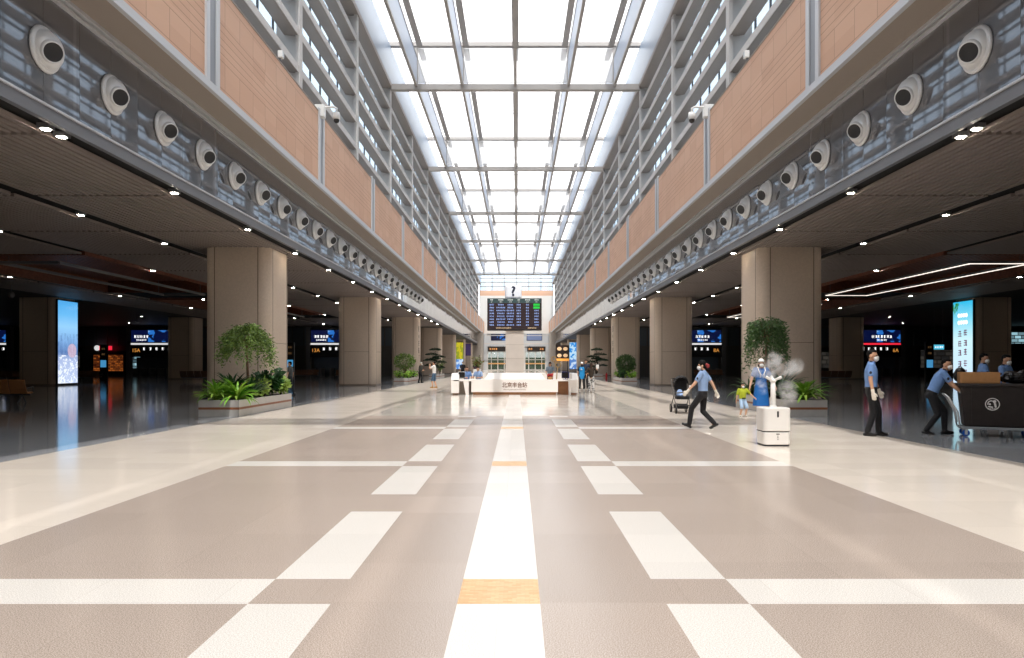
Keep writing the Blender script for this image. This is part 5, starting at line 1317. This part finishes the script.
mb = MB(); mb.box(-8.8, 8.8, YE-2.0, YE-1.9, 8.35, 8.5); mb.box(-8.8, 8.8, YE-2.0, YE-1.9, 6.3, 6.6); struct(mb.build('trim_beam', M_POST))
for s, lab in ((-1, 'dark wayfinding sign band over the far doors on the clerks side'), (1, 'dark wayfinding sign band over the far doors on the volunteer side')):
    o = empty('wayfinding_sign', (0, 0, 0), 0, lab, 'sign')
    MB().box(min(s*2.6, s*7.1), max(s*2.6, s*7.1), YE-.3, YE-.1, 4.6, 5.8).build('panel', mat('dark_sign_band', '#2b2420', .4), o)
    mb = MB(); q = random.Random(40)
    for cx in ((-6.2, -5.2) if s < 0 else (3.4, 6.2)): glyphs(mb, cx, 5.2, 2, .5, YE-.32, q)
    mb.build('caption_lettering', mat('amber_caption', '#d79a5a', .5, emit='#d79a5a', estr=.5), o)
    for x in (3.2, 6.5): MB().box(s*x-.04, s*x+.04, YE-.24, YE-.16, 5.8, 6.0).build('hanger', FR, o)
for s, lab in ((-1, 'blue and white wall screen above the far doors on the clerks side'), (1, 'dark blue wall screen above the far doors on the volunteer side')):
    o = empty('wall_screen', (s*4.4, YE+.1, 7.2), 0, lab, 'advertising screen'); MB().box(-1.9, 1.9, -.1, .05, .05, 1.7).build('case', SHOE, o); MB().box(-1.8, 1.8, -.12, -.1, .12, 1.62).build('screen', BLUES if s < 0 else mat('dim_screen', '#5a6684', .4, emit='#5a6684', estr=.5), o)
for i, s in enumerate((-1, 1)):
    d = empty('door_%d' % (i+1), (s*4.6, YE, 0), kind='structure')
    MB().box(-2.5, 2.5, .1, .14, 0, 4.6).build('glazing', M_CLEAR, d)
    mb = MB()
    for x in (-2.5, -1.6, .0, 1.6, 2.5): mb.box(x-.1, x+.1, -.05, .15, 0, 4.6)
    for z in (.06, 2.55, 4.5): mb.box(-2.5, 2.5, -.05, .15, z-.07, z+.07)
    mb.build('door_frame', M_POST, d)
    MB().box(-2.4, 2.4, -.06, -.03, 1.45, 1.75).build('door_rail', mat('orange_door_rail', '#cf9a63', .4), d)
struct(MB().box(-30, 30, YE+14, YE+14.4, 0, 3.2).build('hedge_wall', mat('dim_green_yard_wall', '#4c5a44', .9)))
struct(MB().box(-30, 30, YE+22, YE+22.4, 0, 7.0).build('yard_wall', mat('pale_yard_wall', '#e2e2de', .8)))
mb = MB(); mb.box(-2.0, 2.0, YE-.1, YE+.2, 0, 6.0); struct(mb.build('wall_end_pier', WP))
for s in (-1, 1): mb = MB(); mb.box(min(s*7.5, s*8.9), max(s*7.5, s*8.9), YE-14, YE-13, 0, 8.7); struct(mb.build('column_pilaster', M_STONEW))
# menu board and kiosk on the right far side, tall white flower pot on the left
o = empty('menu_board', (7.6, 118.0, 0), 0, 'lit food menu board with orange strip beside a far column', 'sign')
MB().box(-1.1, 1.1, -.15, .15, 2.2, 4.6).build('case', mat('menu_case', '#2e2018', .5), o); mb = MB()
for x in (-.5, .5):
    for z in (2.9, 4.0): mb.ell((x, -.16, z), (.38, .03, .3))
mb.build('dish_picture', mat('dish', '#d8b48a', .5, emit='#d8b48a', estr=.6), o, smooth=True); MB().box(-1.1, 1.1, -.17, -.15, 2.0, 2.4).build('light_strip', AMB, o)
for x in (-.9, .9): MB().box(x-.08, x+.08, -.08, .08, 0, 2.2).build('leg', SHOE, o)
o = empty('tall_flower_planter', (-3.35, 62.0, 0), 0, 'tall white planter with an orange leaved plant beyond the clerks', 'planter'); MB().lathe([(.36, 0), (.46, 1.05), (.42, 1.06), (.38, .95)], 4, Matrix.Rotation(PI/4, 4, 'Z')).build('pot', WHITEC, o)
shrub((-3.35, 62.0, .98), 'orange and green leaved plant in the tall white planter beyond the clerks', 60, 1.2, .5, 200, leafmat('orange_leaf', '#7a4a22', '#5f8a3c'), .1, .25, 'potted_plant', None)
o = empty('fire_extinguisher', (8.9, 70.2, 0), 0, 'small red fire extinguisher at the foot of the lettered column by the round tree', 'fire extinguisher')
MB().lathe([(.09, 0), (.1, .05), (.1, .5), (.05, .6), (.03, .62)], 16).build('cylinder', mat('extinguisher_red', '#c32a2a', .4), o, smooth=True); MB().cbox((0, -.02, .66), (.05, .12, .06)).build('valve', SHOE, o); MB().tube([(0, .06, .65), (.12, .05, .5), (.12, .02, .25)], .014, 6).build('hose', SHOE, o)
# ------------------------------------------------------------------ light, camera, view
w = bpy.data.worlds.new('sky'); SC.world = w; w.use_nodes = True
nt = w.node_tree; bg = nt.nodes['Background']
tc = nt.nodes.new('ShaderNodeTexCoord'); sp = nt.nodes.new('ShaderNodeSeparateXYZ'); nt.links.new(tc.outputs['Generated'], sp.inputs[0])
rp = nt.nodes.new('ShaderNodeValToRGB'); nt.links.new(sp.outputs[2], rp.inputs[0])
e = rp.color_ramp.elements; e[0].position = 0.0; e[0].color = (.05, .05, .05, 1)
e[1].position = .04; e[1].color = (.9, .94, 1.0, 1)
x = rp.color_ramp.elements.new(.35); x.color = (.98, .99, 1.0, 1)
x = rp.color_ramp.elements.new(.75); x.color = (1.0, 1.0, 1.0, 1)
nt.links.new(rp.outputs[0], bg.inputs[0]); bg.inputs[1].default_value = SKY
sun = bpy.data.lights.new('sun', 'SUN'); sun.energy = SUN; sun.angle = R(.6); sun.color = (1, .96, .92)
so = bpy.data.objects.new('sun', sun); COL.objects.link(so)
so.rotation_euler = Vector((-.036, .45, -1.0)).normalized().to_track_quat('-Z', 'Y').to_euler()
cam = bpy.data.cameras.new('camera'); co = bpy.data.objects.new('camera', cam); COL.objects.link(co)
co.location = (CX, 0, 1.5); co.rotation_euler = (PI/2, 0, 0)
cam.sensor_width = 36; cam.lens = 36*F/1024; cam.shift_x = -5/1024; cam.shift_y = 35/1024
cam.clip_start = .05; cam.clip_end = 600
SC.camera = co
vs = SC.view_settings; vs.view_transform = 'Standard'; vs.look = 'None'; vs.exposure = EXPO; vs.gamma = 1; vs.use_curve_mapping = False
cy = SC.cycles; cy.use_denoising = True; cy.max_bounces = 9; cy.diffuse_bounces = 5; cy.glossy_bounces = 4; cy.transparent_max_bounces = 16; cy.transmission_bounces = 6
cy.sample_clamp_indirect = 8; cy.caustics_reflective = False; cy.caustics_refractive = False; cy.volume_bounces = 1
